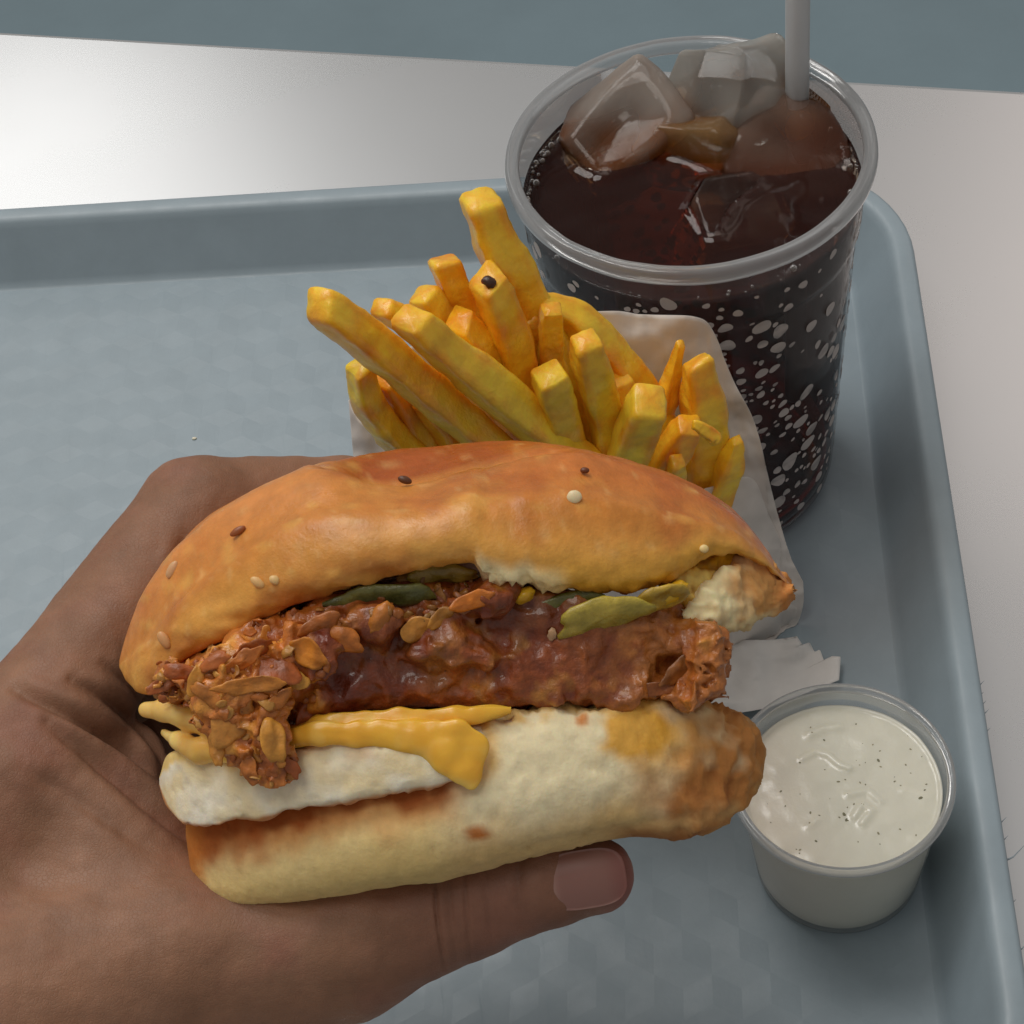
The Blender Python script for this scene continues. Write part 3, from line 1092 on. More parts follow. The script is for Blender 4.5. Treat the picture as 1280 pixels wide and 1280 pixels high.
def build_bag():
    base = on_z(760, 800, .6)
    t = thing('paper_bag', 'open white paper bag of french fries leaning against the cola cup', 'paper bag', base)
    back_top = [(437, 492), (480, 440), (560, 410), (640, 395), (700, 392), (752, 388), (800, 393), (850, 394), (884, 402)]
    # back sheet: columns from the top edge down to the foot of the bag
    top = [(436, 500), (500, 440), (620, 400), (758, 389), (800, 393), (845, 394), (868, 396), (884, 403), (897, 425), (906, 450), (920, 482), (942, 525), (956, 580), (959, 640)]
    bot = [(470, 905), (520, 905), (600, 905), (700, 905), (760, 905), (800, 900), (830, 898), (860, 894), (890, 890), (915, 880), (945, 860), (975, 830), (1002, 765), (1004, 728)]
    sheet('back_sheet', top, bot, 110, 90, lambda x, y: 0*x + 1.0, M['paper'], t, 3, 1.1)
    # front sheet with a sagging mouth
    top = [(436, 500), (446, 522), (470, 542), (500, 557), (540, 575), (620, 610), (720, 640), (800, 640), (860, 618), (905, 604), (940, 598), (959, 640)]
    bot = [(470, 905), (500, 910), (540, 915), (580, 920), (640, 925), (720, 928), (800, 925), (850, 915), (890, 892), (940, 868), (980, 828), (1004, 740)]
    bulge = lambda x, y: 2 + 26*np.clip(np.sin(np.pi*np.clip((x-432)/(975-432), 0, 1)), 0, 1)**.55*sstep(960, 700, y)
    sheet('front_sheet', top, bot, 110, 90, bulge, M['paper'], t, 9, 1.2)
    # torn zig-zag foot of the bag lying on the tray
    V = []
    edge = [(985, 800), (996, 795), (1003, 806), (1012, 803), (1018, 815), (1025, 812), (1030, 826), (1040, 820), (1051, 821), (1050, 836), (1049, 850)]
    n, m = 40, 26
    e = np.array([np.interp(np.linspace(0, len(edge)-1, n), range(len(edge)), [p[k] for p in edge]) for k in (0, 1)]).T
    bb = catmull([(880, 800), (870, 850), (880, 885), (905, 893), (960, 885)], n, False)
    P = []
    for s in np.linspace(0, 1, m): P.append(bb*(1-s) + e*s)
    P = np.array(P).reshape(-1, 2)
    P3 = np.c_[P, np.zeros(len(P))]
    z = 3.0 + 2.2*ridged(P3, 70, 2, 4) + 1.0*fbm(P3, 30, 2, 8) + 3.5*np.repeat(np.linspace(0, 1, m), n)*0
    z = np.maximum(z, .8)
    V = np.array([on_z(p[0], p[1], q) for p, q in zip(P, z)])
    o = mesh_obj('torn_napkin', V, grid_faces(m, n, False), M['napkin'], base=V.mean(0)*[1, 1, 0] + [0, 0, .6])
    md = o.modifiers.new('thickness', 'SOLIDIFY'); md.thickness = .15*MM; md.offset = 0
    tag(o, 'crumpled white paper napkin with a zigzag torn edge behind the sauce cup', 'napkin')


FR_Y, FR_O, FR_D = lin(255, 218, 62), lin(255, 190, 38), lin(236, 140, 26)


def fry(path, w, off, label, tone=.3, roll=None, ends=(.75, .9), seed=0, spot=False, aspect=1.0, bulb=None):
    r_ = random.Random(seed)
    pts = np.array([(p[0], p[1]) for p in path], float)
    offs = np.linspace(off[0], off[1], len(pts)) if isinstance(off, tuple) else np.full(len(pts), float(off))
    Wp = np.array([bag(p[0], p[1], o) for p, o in zip(pts, offs)])
    n, m = 40, 36
    C = catmull(Wp, n, False)
    D = np.linalg.norm(C - CAM, axis=1)
    wid = np.interp(np.linspace(0, 1, n), np.linspace(0, 1, len(w)), w) if isinstance(w, (list, tuple)) else np.full(n, float(w))
    rad = wid * (D/FPX) / 2 * .90
    T = np.gradient(C, axis=0); T /= np.linalg.norm(T, axis=1, keepdims=True)
    view = (CAM - C); view /= np.linalg.norm(view, axis=1, keepdims=True)
    A = np.cross(T, view); A /= np.linalg.norm(A, axis=1, keepdims=True)
    B = np.cross(A, T)
    roll = r_.uniform(.15, .6) if roll is None else roll
    th = np.linspace(0, 2*np.pi, m, endpoint=False)
    p_ = 9.0
    c_, s_ = np.cos(th), np.sin(th)
    rr = (np.abs(c_)**p_ + np.abs(s_)**p_)**(-1/p_)
    sx, sy = rr*c_, rr*s_*aspect
    ca, sa = math.cos(roll), math.sin(roll)
    X, Y = sx*ca - sy*sa, sx*sa + sy*ca
    X = X / np.abs(X).max()                                  # keep the seen width
    tt = np.linspace(0, 1, n)
    arc = np.r_[0, np.cumsum(np.linalg.norm(np.diff(C, axis=0), axis=1))]
    e0 = np.clip(arc/(rad[0]*.28), 0, 1); e1 = np.clip((arc[-1]-arc)/(rad[-1]*.5), 0, 1)
    sc = (ends[0] + (1-ends[0])*np.sqrt(1-(1-e0)**2))*(ends[1] + (1-ends[1])*np.sqrt(1-(1-e1)**2))
    rad = rad*sc
    V = C[:, None] + A[:, None]*(X[None]*rad[:, None])[..., None] + B[:, None]*(Y[None]*rad[:, None]*.9)[..., None]
    V = V + (T*(np.exp(-arc/(rad[0]*1.2)))[:, None])[:, None]*((X[None]*r_.uniform(-.5, .5) + Y[None]*r_.uniform(-.35, .35))*rad[0])[..., None]
    V = V.reshape(-1, 3)
    V = np.vstack([V, V[:m].mean(0) - T[0]*rad[0]*.05, C[-1] + T[-1]*rad[-1]*.15])
    F = fan_caps(grid_faces(n, m), n, m)
    F = orient(V - V.mean(0), F)
    N_ = vnormals(V, F)
    d1 = fbm(V, 9, 2, 40+seed); d2 = fbm(V, 2.6, 2, 80+seed)
    V = V + N_*(.5*d1 + .2*d2 + .35*np.clip(vnoise(V, 4.5, 140+seed)-.45, 0, 1)*2)[:, None]
    # colour: yellow faces, orange arrises and ends
    u = np.r_[np.repeat(tt, m), 0, 1]
    edge = np.r_[np.tile(np.clip((rr-1.05)/.14, 0, 1), n), 1, 1]
    k = np.clip(tone - .08 + .35*edge*.6 + .45*fbm(V, 12, 3, 7+seed) + .35*sstep(.10, .0, u), 0, 1)
    c = mixc(FR_Y[None], FR_O[None], k)
    c = mixc(c, FR_D[None], np.clip(edge*.35 + .5*fbm(V, 5, 2, 9+seed) - .15 + tone*.3, 0, .75))
    c = mixc(c, lin(240, 205, 90)[None], np.clip(vnoise(V, 3.0, 3+seed) - .45, 0, 1))
    base = C.mean(0)
    o = mesh_obj('french_fry', V, F, M['fry'], base=base, colour=c)
    tag(o, label, 'french fry', 'french fries standing in the paper bag')
    if spot:
        v0 = ray(*spot); v0 = v0/np.linalg.norm(v0)
        d = np.linalg.norm(np.cross(V - CAM, v0), axis=1)
        near = np.where(d < 2.5)[0]
        if len(near) == 0: near = np.argsort(d)[:6]
        dep = ((V[near] - CAM) @ v0).min()
        P, Fb = blob((0, 0, 0), (1, .8, .45), 20, 4, .25, 12, 14)
        Wd = CAM + v0*(dep + .55) + P[:, :1]*rt*1.75 - P[:, 1:2]*up*1.6 + P[:, 2:]*v0*1.3
        mesh_obj('burnt_spot', Wd, Fb, M['fry'], o, colour=lin(58, 34, 16))
    return o


def build_fries():
    L = [
        # path px, width px, off, label, tone
        ([(398, 379), (455, 420), (530, 485), (600, 545), (690, 630)], [52, 60, 60, 54, 50], (36, 26), 'longest fry, leaning far out to the left over the tray', .30),
        ([(512, 398), (560, 440), (640, 505), (720, 570), (780, 640)], [48, 62, 62, 58, 50], (38, 26), 'long yellow fry crossing the middle, right of and parallel to the longest', .18),
        ([(450, 455), (462, 505), (495, 548), (545, 600)], [40, 46, 46, 44], (27, 23), 'yellow curved fry at the lower left edge of the bag', .15),
        ([(600, 248), (622, 305), (650, 350), (690, 430), (730, 560)], [54, 62, 52, 50, 50], (12, 10), 'topmost fry, standing up beside the cup rim', .12),
        ([(555, 326), (566, 352), (580, 392), (610, 480)], [40, 44, 46, 46], (16, 14), 'short square ended fry just left of the dark spotted fry', .55),
        ([(610, 348), (625, 385), (642, 440), (660, 500), (690, 600)], [54, 58, 58, 56, 50], (25, 20), 'orange fry with a dark burnt spot on its round tip', .65),
        ([(574, 398), (598, 432), (630, 480), (680, 570)], [46, 54, 52, 50], (25, 20), 'orange fry tucked under the dark spotted fry', .70),
        ([(528, 368), (550, 395), (590, 440), (650, 540)], [44, 50, 46, 46], (19, 14), 'knobbly orange fry behind the long parallel fries', .60),
        ([(476, 384), (510, 405), (560, 450), (640, 540)], [30, 38, 40, 40], (14, 10), 'small orange fry tip peeping above the longest fry', .65),
        ([(690, 385), (689, 420), (690, 460), (710, 560)], [34, 40, 42, 44], (22, 16), 'slim upright fry above the blunt pale ended one', .30),
        ([(686, 466), (694, 505), (712, 560), (740, 640)], [52, 56, 54, 50], (34, 24), 'blunt pale ended fry right of the long crossing fries', .22),
        ([(733, 425), (742, 470), (758, 530), (775, 620)], [42, 52, 56, 52], (32, 22), 'upright yellow fry in the centre right of the pile', .22),
        ([(672, 378), (720, 400), (770, 450), (812, 505), (850, 580)], [36, 54, 54, 52, 48], (12, 9), 'long bent fry arching behind the centre fries', .45),
        ([(812, 500), (795, 540), (778, 585), (760, 650)], [58, 64, 62, 56], (35, 26), 'short bright fry with a square cut end, right of centre', .10),
        ([(851, 430), (842, 465), (832, 510), (825, 570)], [12, 28, 34, 36], (11, 9), 'thin pointed fry at the right beside the broad fry', .55),
        ([(872, 450), (878, 500), (882, 550), (880, 620)], [40, 60, 62, 56], (17, 13), 'broad orange fry standing against the bag at right', .45),
        ([(862, 530), (845, 560), (822, 600), (800, 650)], [44, 52, 50, 48], (28, 22), 'knobbed orange fry in front of the broad right fry', .60),
        ([(922, 548), (912, 578), (898, 615), (880, 660)], [18, 46, 50, 46], (20, 16), 'rightmost fry, short and wedge shaped against the paper', .45),
        ([(848, 576), (846, 596), (840, 640)], [24, 32, 34], (34, 28), 'tiny fry end just above the bun at right', .30),
        ([(482, 470), (505, 505), (530, 555), (570, 620)], [38, 46, 46, 44], (22, 18), 'orange fry half hidden behind the lower left curved fry', .65),
        ([(528, 498), (560, 540), (600, 600)], [42, 48, 46], (25, 20), 'orange fry low under the longest fry', .60),
        ([(768, 470), (782, 510), (795, 580)], [44, 50, 48], (16, 13), 'deep set fry in the gap behind the upright centre fry', .65),
        ([(655, 400), (665, 450), (680, 520)], [40, 48, 48], (13, 12), 'deep set fry behind the slim upright one', .70),
    ]
    for i, (path, w, off, lab, tone) in enumerate(L):
        fry(path, w, off, lab, tone, seed=i, spot=(612, 353) if 'burnt' in lab else False,
            roll=[.35, .3, .5, .2, .15, .4, .5, .6, .4, .2, .3, .25, .5, .45, .7, .3, .6, .7, .5, .4, .5, .3, .3][i],
            ends=(.45 if i in (2, 17) else .86, .9))
    # curled crisp bit on the knobbed fry
    o = fry([(866, 530), (880, 538), (892, 546), (886, 552)], [14, 20, 22, 14], (37, 37), 'curled crisp potato bit lying on the knobbed right fry', .35, seed=55)


# ------------------------------------------------------------------ burger
def loft_section(top, bot, x0, x1, front, back, sect, n=150, m=72, edge=.0):
    """closed loft along x; sect(x)-> (k,2) of (s depth 0..1, v height 0..1)"""
    a = np.linspace(0, np.pi, n)
    xs = (x0+x1)/2 - (x1-x0)/2*np.cos(a)
    xs[0] += .2; xs[-1] -= .2
    P = np.zeros((n, m, 3))
    for i, x in enumerate(xs):
        q = catmull(sect(x), m)
        v = q[:, 1]
        v = (v - v.min())/(v.max() - v.min())
        T, B = top(x), bot(x)
        P[i, :, 0] = x
        P[i, :, 1] = B + (T - B)*v
        P[i, :, 2] = front(x) + (back(x) - front(x))*q[:, 0]
    V = P.reshape(-1, 3)
    V = np.vstack([V, P[0].mean(0), P[-1].mean(0)])
    F = fan_caps(grid_faces(n, m), n, m)
    F = orient(V - V.mean(0), F)
    return V, F


def front_d(V, px, py):
    """depth of the front-most vertex near a pixel"""
    d2 = (V[:, 0]-px)**2 + (V[:, 1]-py)**2
    i = np.where(d2 < 12**2)[0]
    if len(i) == 0: i = np.argsort(d2)[:8]
    j = i[np.argsort(V[i, 2])[:max(3, len(i)//8)]]
    return V[j, 2].mean()


BBASE = None


def blob(c, r, rot=0., seed=0, amp=.15, n=22, m=24, tilt=0., flat=False, curl=0.):
    """lumpy ellipsoid / flake in burger pixels; rot in image plane (deg), tilt about its long axis"""
    th = np.linspace(0.02, np.pi-.02, n)
    ph = np.linspace(0, 2*np.pi, m, endpoint=False)
    T, Pn = np.meshgrid(th, ph, indexing='ij')
    P = np.stack([np.cos(T), np.sin(T)*np.cos(Pn), np.sin(T)*np.sin(Pn)], -1).reshape(-1, 3)
    if flat:
        P = np.sign(P)*np.abs(P)**.85
    k = 1 + amp*fbm(P*1.0 + seed*3.7, .8, 3, seed)
    P = P*k[:, None]
    P = np.vstack([P, [1.0, 0, 0], [-1.0, 0, 0]])*np.array(r)
    F = fan_caps(grid_faces(n, m), n, m)
    if curl:
        P[:, 2] += curl*(P[:, 0]/r[0])**2*r[0] + .4*curl*(P[:, 1]/r[1])**2*r[1]
    t = math.radians(tilt)
    y, z = P[:, 1]*math.cos(t) - P[:, 2]*math.sin(t), P[:, 1]*math.sin(t) + P[:, 2]*math.cos(t)
    P[:, 1], P[:, 2] = y, z
    a = math.radians(rot)
    x, y = P[:, 0]*math.cos(a) - P[:, 1]*math.sin(a), P[:, 0]*math.sin(a) + P[:, 1]*math.cos(a)
    P[:, 0], P[:, 1] = x, y
    P = P + np.array(c)
    return P, orient(P - P.mean(0), F)


def chip(c, rx, ry, rot, tilt, seed, curl, th=2.6):
    """thin irregular crisp flake with a ragged outline, in burger pixels"""
    n, m = (7, 26) if rx > 8.5 or seed < 3000 else (3, 10)
    r_ = np.random.default_rng(seed)
    ph = np.linspace(0, 2*np.pi, m, endpoint=False)
    out = 1 + sum(r_.uniform(-.20, .20)/(.4+.5*k)*np.cos(k*ph + r_.uniform(0, 6.3)) for k in range(2, 9))
    s = np.linspace(0, 1, n)
    x = s[:, None]*np.cos(ph)*out*rx
    y = s[:, None]*np.sin(ph)*out*ry
    L = np.stack([x, y, 0*x], -1).reshape(-1, 3)
    z = curl*rx*((L[:, 0]/rx)**2)*r_.choice([-.6, 1]) + ry*.5*r_.uniform(-.4, .8)*(L[:, 1]/ry)**2 + 3.2*fbm(L + seed*9.1, 16, 2, seed)
    t_ = np.repeat(min(th, rx*.4)*(1 - .75*s**(3 if th < 5 else 8)), m)
    A = L.copy(); A[:, 2] = z - t_/2
    B = L.copy(); B[:, 2] = z + t_/2
    P = np.vstack([A, B])
    f = grid_faces(n, m)
    o = n*m
    j = (n-1)*m + np.arange(m); j2 = (n-1)*m + (np.arange(m)+1) % m
    F = np.vstack([f, f[:, ::-1] + o, np.stack([j, j2, j2+o, j+o], -1)])
    tt = math.radians(tilt)
    y, z = P[:, 1]*math.cos(tt) - P[:, 2]*math.sin(tt), P[:, 1]*math.sin(tt) + P[:, 2]*math.cos(tt)
    P[:, 1], P[:, 2] = y, z
    a = math.radians(rot)
    x, y = P[:, 0]*math.cos(a) - P[:, 1]*math.sin(a), P[:, 0]*math.sin(a) + P[:, 1]*math.cos(a)
    P[:, 0], P[:, 1] = x, y
    return P + np.array(c), orient(P, F)


def build_burger():
    base = W([590, 1085, 240])
    t = thing('burger', 'bitten fried chicken burger with glossy golden bun held in the hand', 'burger', base)

    # ---- top bun
    top = curve([(149, 826), (154, 806), (165, 775), (185, 735), (215, 688), (250, 652), (300, 620), (350, 597), (410, 576), (470, 563), (540, 556), (600, 553), (660, 554), (720, 560),
                 (780, 572), (840, 592), (890, 618), (930, 650), (955, 682), (975, 713), (991, 734)])
    bot = pl([(149, 834), (158, 850), (172, 862), (190, 862), (210, 838), (250, 814), (300, 790), (345, 766), (400, 744), (450, 730), (500, 719), (560, 707), (590, 702), (598, 708), (604, 722),
              (615, 728), (628, 731), (638, 737), (650, 730), (662, 729), (672, 738), (690, 739), (715, 736), (740, 739), (790, 734), (830, 727), (850, 716), (868, 703), (890, 694), (920, 693), (955, 706), (991, 737)])
    ridge = curve([(149, .6), (300, .80), (380, .86), (430, .80), (480, .71), (530, .70), (590, .78), (650, .88), (720, .95), (800, .9), (991, .75)])
    wv = lambda x: np.sqrt(np.clip(1 - ((x-570)/421.5)**2, 0, 1))
    front = lambda x: 255 - 250*wv(x)**.85
    back = lambda x: 255 + 240*wv(x)

    def sect(x):
        r = float(ridge(x))
        dent = float(sstep(380, 470, x)*sstep(740, 660, x))
        s1 = .22 + .02*dent
        pts = [(.045, .0), (.0, .10), (-.005, .28), (.03, .52*r/.8), (.10, .80*r), (s1, r if dent > .02 else max(r, .9)),
               (.30, (1-dent)*.985 + dent*(r-.28)), (.45, (1-dent)*1.0 + dent*(r - .16)), (.60+.0*dent, 1.0*(1-dent) + dent*(r+.04)), (.70+.12*dent, (1-dent)*.99+dent), (.90+.03*dent, .93), (.99, .80), (.98, .64), (.75, .46), (.45, .28), (.2, .12), (.10, .03)]
        # gentle blend of ridge height where the dent fades
        pts[5] = (s1, dent*r + (1-dent)*max(r, .92))
        return np.array(pts)
    V, F = loft_section(top, bot, 149, 991, front, back, sect, 200, 88)
    Nn = vnormals(V, F)
    x, y, d = V.T
    vh = (bot(x) - y)/np.maximum(bot(x) - top(x), 1)
    low = sstep(.22, .0, vh)
    disp = 4.0*fbm(V, 130, 3, 2) + .7*fbm(V, 16, 2, 5)
    disp += low*sstep(300, 345, x)*(3.5*fbm(V, 20, 3, 9))
    # wrinkles where the crust is pressed, left lower side
    disp += 2.2*ridged(V*np.array([.5, 1.6, 1]), 46, 2, 12)*sstep(.55, .2, vh)*sstep(520, 420, x)
    # torn rim: thin ragged crumb
    torn = sstep(596, 604, x)*sstep(720, 690, x)*sstep(.20, .02, vh)*sstep(200, 60, d)
    disp += torn*(7*fbm(V*[1.5, .6, 1], 10, 3, 21))
    disp += low*sstep(700, 740, x)*sstep(200, 60, d)*2.5*ridged(V, 14, 2, 23)
    # groove under the dent ridge
    fade = sstep(149, 180, x)*sstep(991, 965, x)
    V = V + Nn*(disp*fade)[:, None]
    cr = lin(210, 134, 56)
    c = np.repeat(cr[None], len(V), 0)
    c = mixc(c, lin(228, 166, 76)[None], sstep(.60, .2, vh)*.85)
    c = mixc(c, lin(186, 106, 40)[None], sstep(.5, .95, vh)*sstep(450, 620, x)*.55)
    c = mixc(c, lin(172, 82, 24)[None], sstep(0, .06, vh - ridge(x))*sstep(380, 450, x)*.95)
    c = mixc(c, lin(208, 118, 48)[None], sstep(.6, .9, vh)*sstep(600, 700, x)*.7)
    c = mixc(c, lin(226, 146, 80)[None], sstep(480, 300, x)*sstep(.5, .9, vh)*.6)
    c = mixc(c, lin(186, 108, 40)[None], np.clip(.7*ridged(V, 70, 3, 33) - .05, 0, .75)*sstep(.5, .05, vh)*sstep(600, 500, x))
    c = mixc(c, lin(176, 84, 30)[None], np.clip(.55*fbm(V, 60, 3, 31)-.1, 0, .45))
    c = mixc(c, lin(238, 190, 120)[None], np.clip(vnoise(V, 11, 35) - .52, 0, 1)*.9)
    c = mixc(c, lin(236, 184, 90)[None], np.clip(vnoise(V*[1, 1.6, 1], 26, 36)-.45, 0, 1)*.9)
    c = mixc(c, lin(248, 228, 176)[None], np.clip(torn*1.5, 0, .97))
    c = mixc(c, lin(226, 170, 40)[None], sstep(.35, .05, vh)*sstep(640, 720, x)*sstep(200, 60, d)*.55)
    under = sstep(20, 70, d - front(x))*(vh < .45)
    c = mixc(c, lin(214, 178, 110)[None], under*.8)
    tb = mesh_obj('top_bun', W(V), F, M['crust'], t, colour=c)
    Vtop = V
    # torn crumb pieces at the right bite
    pieces = [
        # (top, bot, x0, x1, dfront offset)
        (curve([(826, 735), (845, 716), (870, 698), (900, 688), (935, 692)]), curve([(826, 745), (845, 757), (870, 765), (900, 760), (935, 735)]), 826, 935, 34, 1),
        (curve([(854, 762), (866, 746), (884, 728), (905, 706), (930, 694), (960, 706), (990, 733)]), curve([(854, 775), (864, 784), (885, 788), (910, 788), (940, 778), (968, 766), (990, 740)]), 854, 990, 6, 2)]
    for (tp, bt, x0, x1, df, kind) in pieces:
        sec = lambda x: np.array([(.12, 0), (0, .2), (0, .5), (.06, .8), (.25, .97), (.6, 1), (.95, .85), (1, .5), (.9, .25), (.5, .05)])
        f2 = lambda x: front(np.clip(x, 160, 965)) + df + 18*((x-(x0+x1)/2)/((x1-x0)/2))**2
        V, F = loft_section(tp, bt, x0, x1, f2, lambda x: f2(x) + 110, sec, 90, 64)
        Nn = vnormals(V, F)
        V = V + Nn*(7*fbm(V, 34, 3, 50+kind) + 3.4*ridged(V, 15, 2, 60+kind) - 6*np.clip(vnoise(V, 12, 64+kind)-.35, 0, 1))[:, None]
        x = V[:, 0]
        if kind == 1:
            c = mixc(lin(226, 168, 30)[None], lin(240, 208, 120)[None], np.clip(.5+.9*fbm(V, 28, 3, 71), 0, 1))
            c = mixc(c, lin(140, 84, 22)[None], np.clip(fbm(V, 18, 2, 73) - .25, 0, .8))
        else:
            c = mixc(lin(250, 232, 182)[None], lin(222, 162, 96)[None], sstep(895, 945, x + 22*fbm(V, 26, 2, 75)))
            c = mixc(c, lin(244, 222, 168)[None], sstep(10, 3, bt(x)-V[:, 1])*sstep(985, 960, x)*.7)
            c = mixc(c, lin(200, 116, 50)[None], sstep(955, 988, x)*.6)
        mesh_obj('torn_crumb', W(V), F, M['crumb'], tb, colour=c)
    # sesame seeds
    for (px, py, rx, ry, rot, colr, out) in [(718, 621, 9.5, 8.5, 0, (236, 214, 170), 3), (297, 664, 11, 5, -30, (150, 84, 40), 1), (215, 712, 12, 6, -60, (218, 168, 120), 1), (205, 800, 12, 6.5, 55, (216, 160, 104), .5),
                                             (506, 600, 9, 5, 20, (92, 54, 30), -1), (731, 588, 6, 4, 0, (108, 58, 30), 1), (880, 686, 6, 5.5, 0, (238, 206, 140), 2), 
                                             (322, 728, 10, 6, 35, (232, 184, 120), .5), (343, 725, 7, 6, 35, (232, 190, 128), .5), ]:
        dd = front_d(Vtop, px, py)
        P, F = blob((px, py, dd + 1.2 - out*.5), (rx, ry, 3.6), rot, rng.randint(0, 99), .06, 10, 12)
        mesh_obj('sesame_seed', W(P), F, M['seed'], tb, colour=lin(*colr))

    # ---- bottom bun
    top = curve([(232, 1030), (262, 1000), (300, 985), (400, 960), (480, 935), (540, 908), (600, 892), (640, 885), (690, 878), (735, 884), (770, 873), (800, 868), (850, 874), (900, 890), (940, 910), (958, 936)])
    bot = curve([(232, 1044), (240, 1092), (252, 1118), (272, 1130), (340, 1130), (430, 1122), (520, 1105), (600, 1087), (680, 1067), (740, 1054), (800, 1047), (850, 1046), (900, 1030), (930, 1000), (950, 966), (958, 944)])
    w2 = lambda x: np.sqrt(np.clip(1 - ((x-595)/364)**2, 0, 1))
    front2 = lambda x: 250 - 222*w2(x)**.7
    back2 = lambda x: 250 + 215*w2(x)

    def sect2(x):
        g = float(sstep(620, 540, x))
        return np.array([(.16, .02), (.05, .12), (.0, .36), (.0 + .02*g, .60), (.02 + .04*g, .82), (.07 + .03*g, .96), (.2, 1.0), (.55, .985), (.9, .95), (1., .8), (1.0, .55), (.85, .36), (.55, .17), (.3, .05)])
    V, F = loft_section(top, bot, 232, 958, front2, back2, sect2, 200, 84)
    Nn = vnormals(V, F)
    x, y, d = V.T
    vh = (bot(x) - y)/np.maximum(bot(x) - top(x), 1)
    crust = sstep(780, 870, x + 30*fbm(V, 50, 2, 3))
    disp = 3.5*fbm(V, 110, 3, 102) + .9*fbm(V, 22, 3, 104)*(1-crust*.3)
    disp += crust*(6*ridged(V*[1, .9, 1], 34, 3, 106) - 1)
    disp += sstep(520, 640, x)*(1-crust)*1.0*ridged(V, 30, 3, 110)
    disp += sstep(.18, .05, 1-vh)*sstep(560, 640, x)*6*fbm(V, 18, 3, 112)*sstep(250, 120, d)
    fade = sstep(232, 250, x)*sstep(958, 945, x)
    # a fold line along the bottom right
    gl = np.exp(-(((y - (1062 - .18*(x-640)))/7)**2))*sstep(600, 680, x)*sstep(900, 840, x)*(d < 250)
    disp -= 5*gl
    disp -= 3.4*np.clip(vnoise(V, 10, 151) - .42, 0, 1)*2*(1-crust*.6)*sstep(470, 560, x) + 3.0*np.clip(vnoise(V, 6, 152) - .4, 0, 1)*2*(1-crust*.6)
    V = V + Nn*(disp*fade)[:, None]
    pale, tan_ = lin(243, 228, 188), lin(222, 178, 104)
    c = np.repeat(pale[None], len(V), 0)
    c = mixc(c, tan_[None], sstep(.42, .05, vh + .10*fbm(V, 60, 2, 5))*.75)
    c = mixc(c, lin(236, 206, 136)[None], sstep(600, 520, x)*.8)
    lipy = np.interp(x, [199, 236, 300, 400, 480, 530, 580], [1000, 1032, 1027, 1010, 997, 988, 975])
    below = y - lipy + 16*fbm(V, 44, 3, 122)
    sauce = sstep(26, 3, below)*sstep(596, 560, x)*np.clip(.95+.6*fbm(V, 30, 3, 124), 0, 1)*(d < 260)
    c = mixc(c, lin(206, 124, 48)[None], np.clip(sstep(60, 12, below)*sstep(596, 540, x)*.7, 0, .8))
    c = mixc(c, lin(160, 80, 26)[None], np.clip(sauce, 0, .95))
    lft = sstep(370, 255, x + 30*fbm(V, 40, 2, 8))*sstep(78, 30, below)
    c = mixc(c, lin(166, 84, 30)[None], np.clip(lft*1.1, 0, .92))
    c = mixc(c, lin(206, 122, 50)[None], sstep(268, 240, x + 8*fbm(V, 20, 2, 4))*.7)
    gdn = lin(202, 136, 74)
    c = mixc(c, gdn[None], crust*np.clip(.95+.45*fbm(V, 34, 3, 126), 0, 1))
    c = mixc(c, lin(160, 94, 46)[None], crust*np.clip(.7*fbm(V, 24, 3, 128), 0, .7))
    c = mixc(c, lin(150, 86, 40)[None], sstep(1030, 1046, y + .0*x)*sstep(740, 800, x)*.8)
    yel = np.exp(-(((x-790)/66)**2 + ((y-915)/44)**2))*np.clip(.9+.9*fbm(V, 40, 3, 130), 0, 1.3)*sstep(742, 765, x + 10*fbm(V, 20, 2, 131))
    c = mixc(c, lin(226, 162, 14)[None], np.clip(yel*1.0, 0, .85))
    te = sstep(.88, .97, vh + .05*fbm(V, 20, 2, 1))*sstep(560, 600, x)*sstep(900, 820, x)
    c = mixc(c, lin(214, 160, 48)[None], te*.75)
    spot = np.exp(-(((x-597)/17)**2 + ((y-1042)/9)**2)**2)
    c = mixc(c, lin(190, 104, 26)[None], spot*.95)
    spot = np.exp(-(((x-727)/9)**2 + ((y-902)/8)**2)**2)
    c = mixc(c, lin(204, 120, 40)[None], spot*.9)
    c = mixc(c, lin(206, 160, 90)[None], sstep(120, 300, d)*.6)
    st = np.exp(-(((x-598)/26)**2 + ((y-935)/42)**2)**2)
    c = mixc(c, lin(236, 184, 70)[None], np.clip(st*(.7+.5*fbm(V, 20, 2, 171)), 0, .8))
    bb = mesh_obj('bottom_bun', W(V), F, M['crumb'], t, colour=c)
    # soft white lip folded out above the crease
    top = curve([(199, 972), (206, 952), (220, 942), (240, 938), (275, 944), (320, 950), (400, 926), (480, 915), (560, 906), (640, 895)])
    bot = curve([(199, 980), (208, 1006), (222, 1024), (236, 1032), (300, 1027), (400, 1010), (480, 997), (530, 988), (580, 975), (640, 940)])
    w3 = lambda x: np.sqrt(np.clip(1 - ((x-560)/362)**2, 0, 1))
    front3 = lambda x: 232 - 222*w3(x)**.7 + 30*sstep(540, 625, x)
    sec3 = lambda x: np.array([(.10, .02), (.02, .10), (.0, .35), (.0, .62), (.03, .86), (.12, .98), (.4, 1.0), (.8, .98), (1, .8), (1., .4), (.8, .15), (.3, .03)])
    V, F = loft_section(top, bot, 199, 640, front3, lambda x: front3(x)+190*np.clip(w3(x), .25, 1), sec3, 130, 64)
    Nn = vnormals(V, F)
    V = V + Nn*(3.2*fbm(V, 60, 2, 142) + 1.3*fbm(V, 22, 2, 144) - 3.5*np.clip(vnoise(V, 9, 145)-.4, 0, 1)*2)[:, None]*sstep(199, 215, V[:, 0])[:, None]
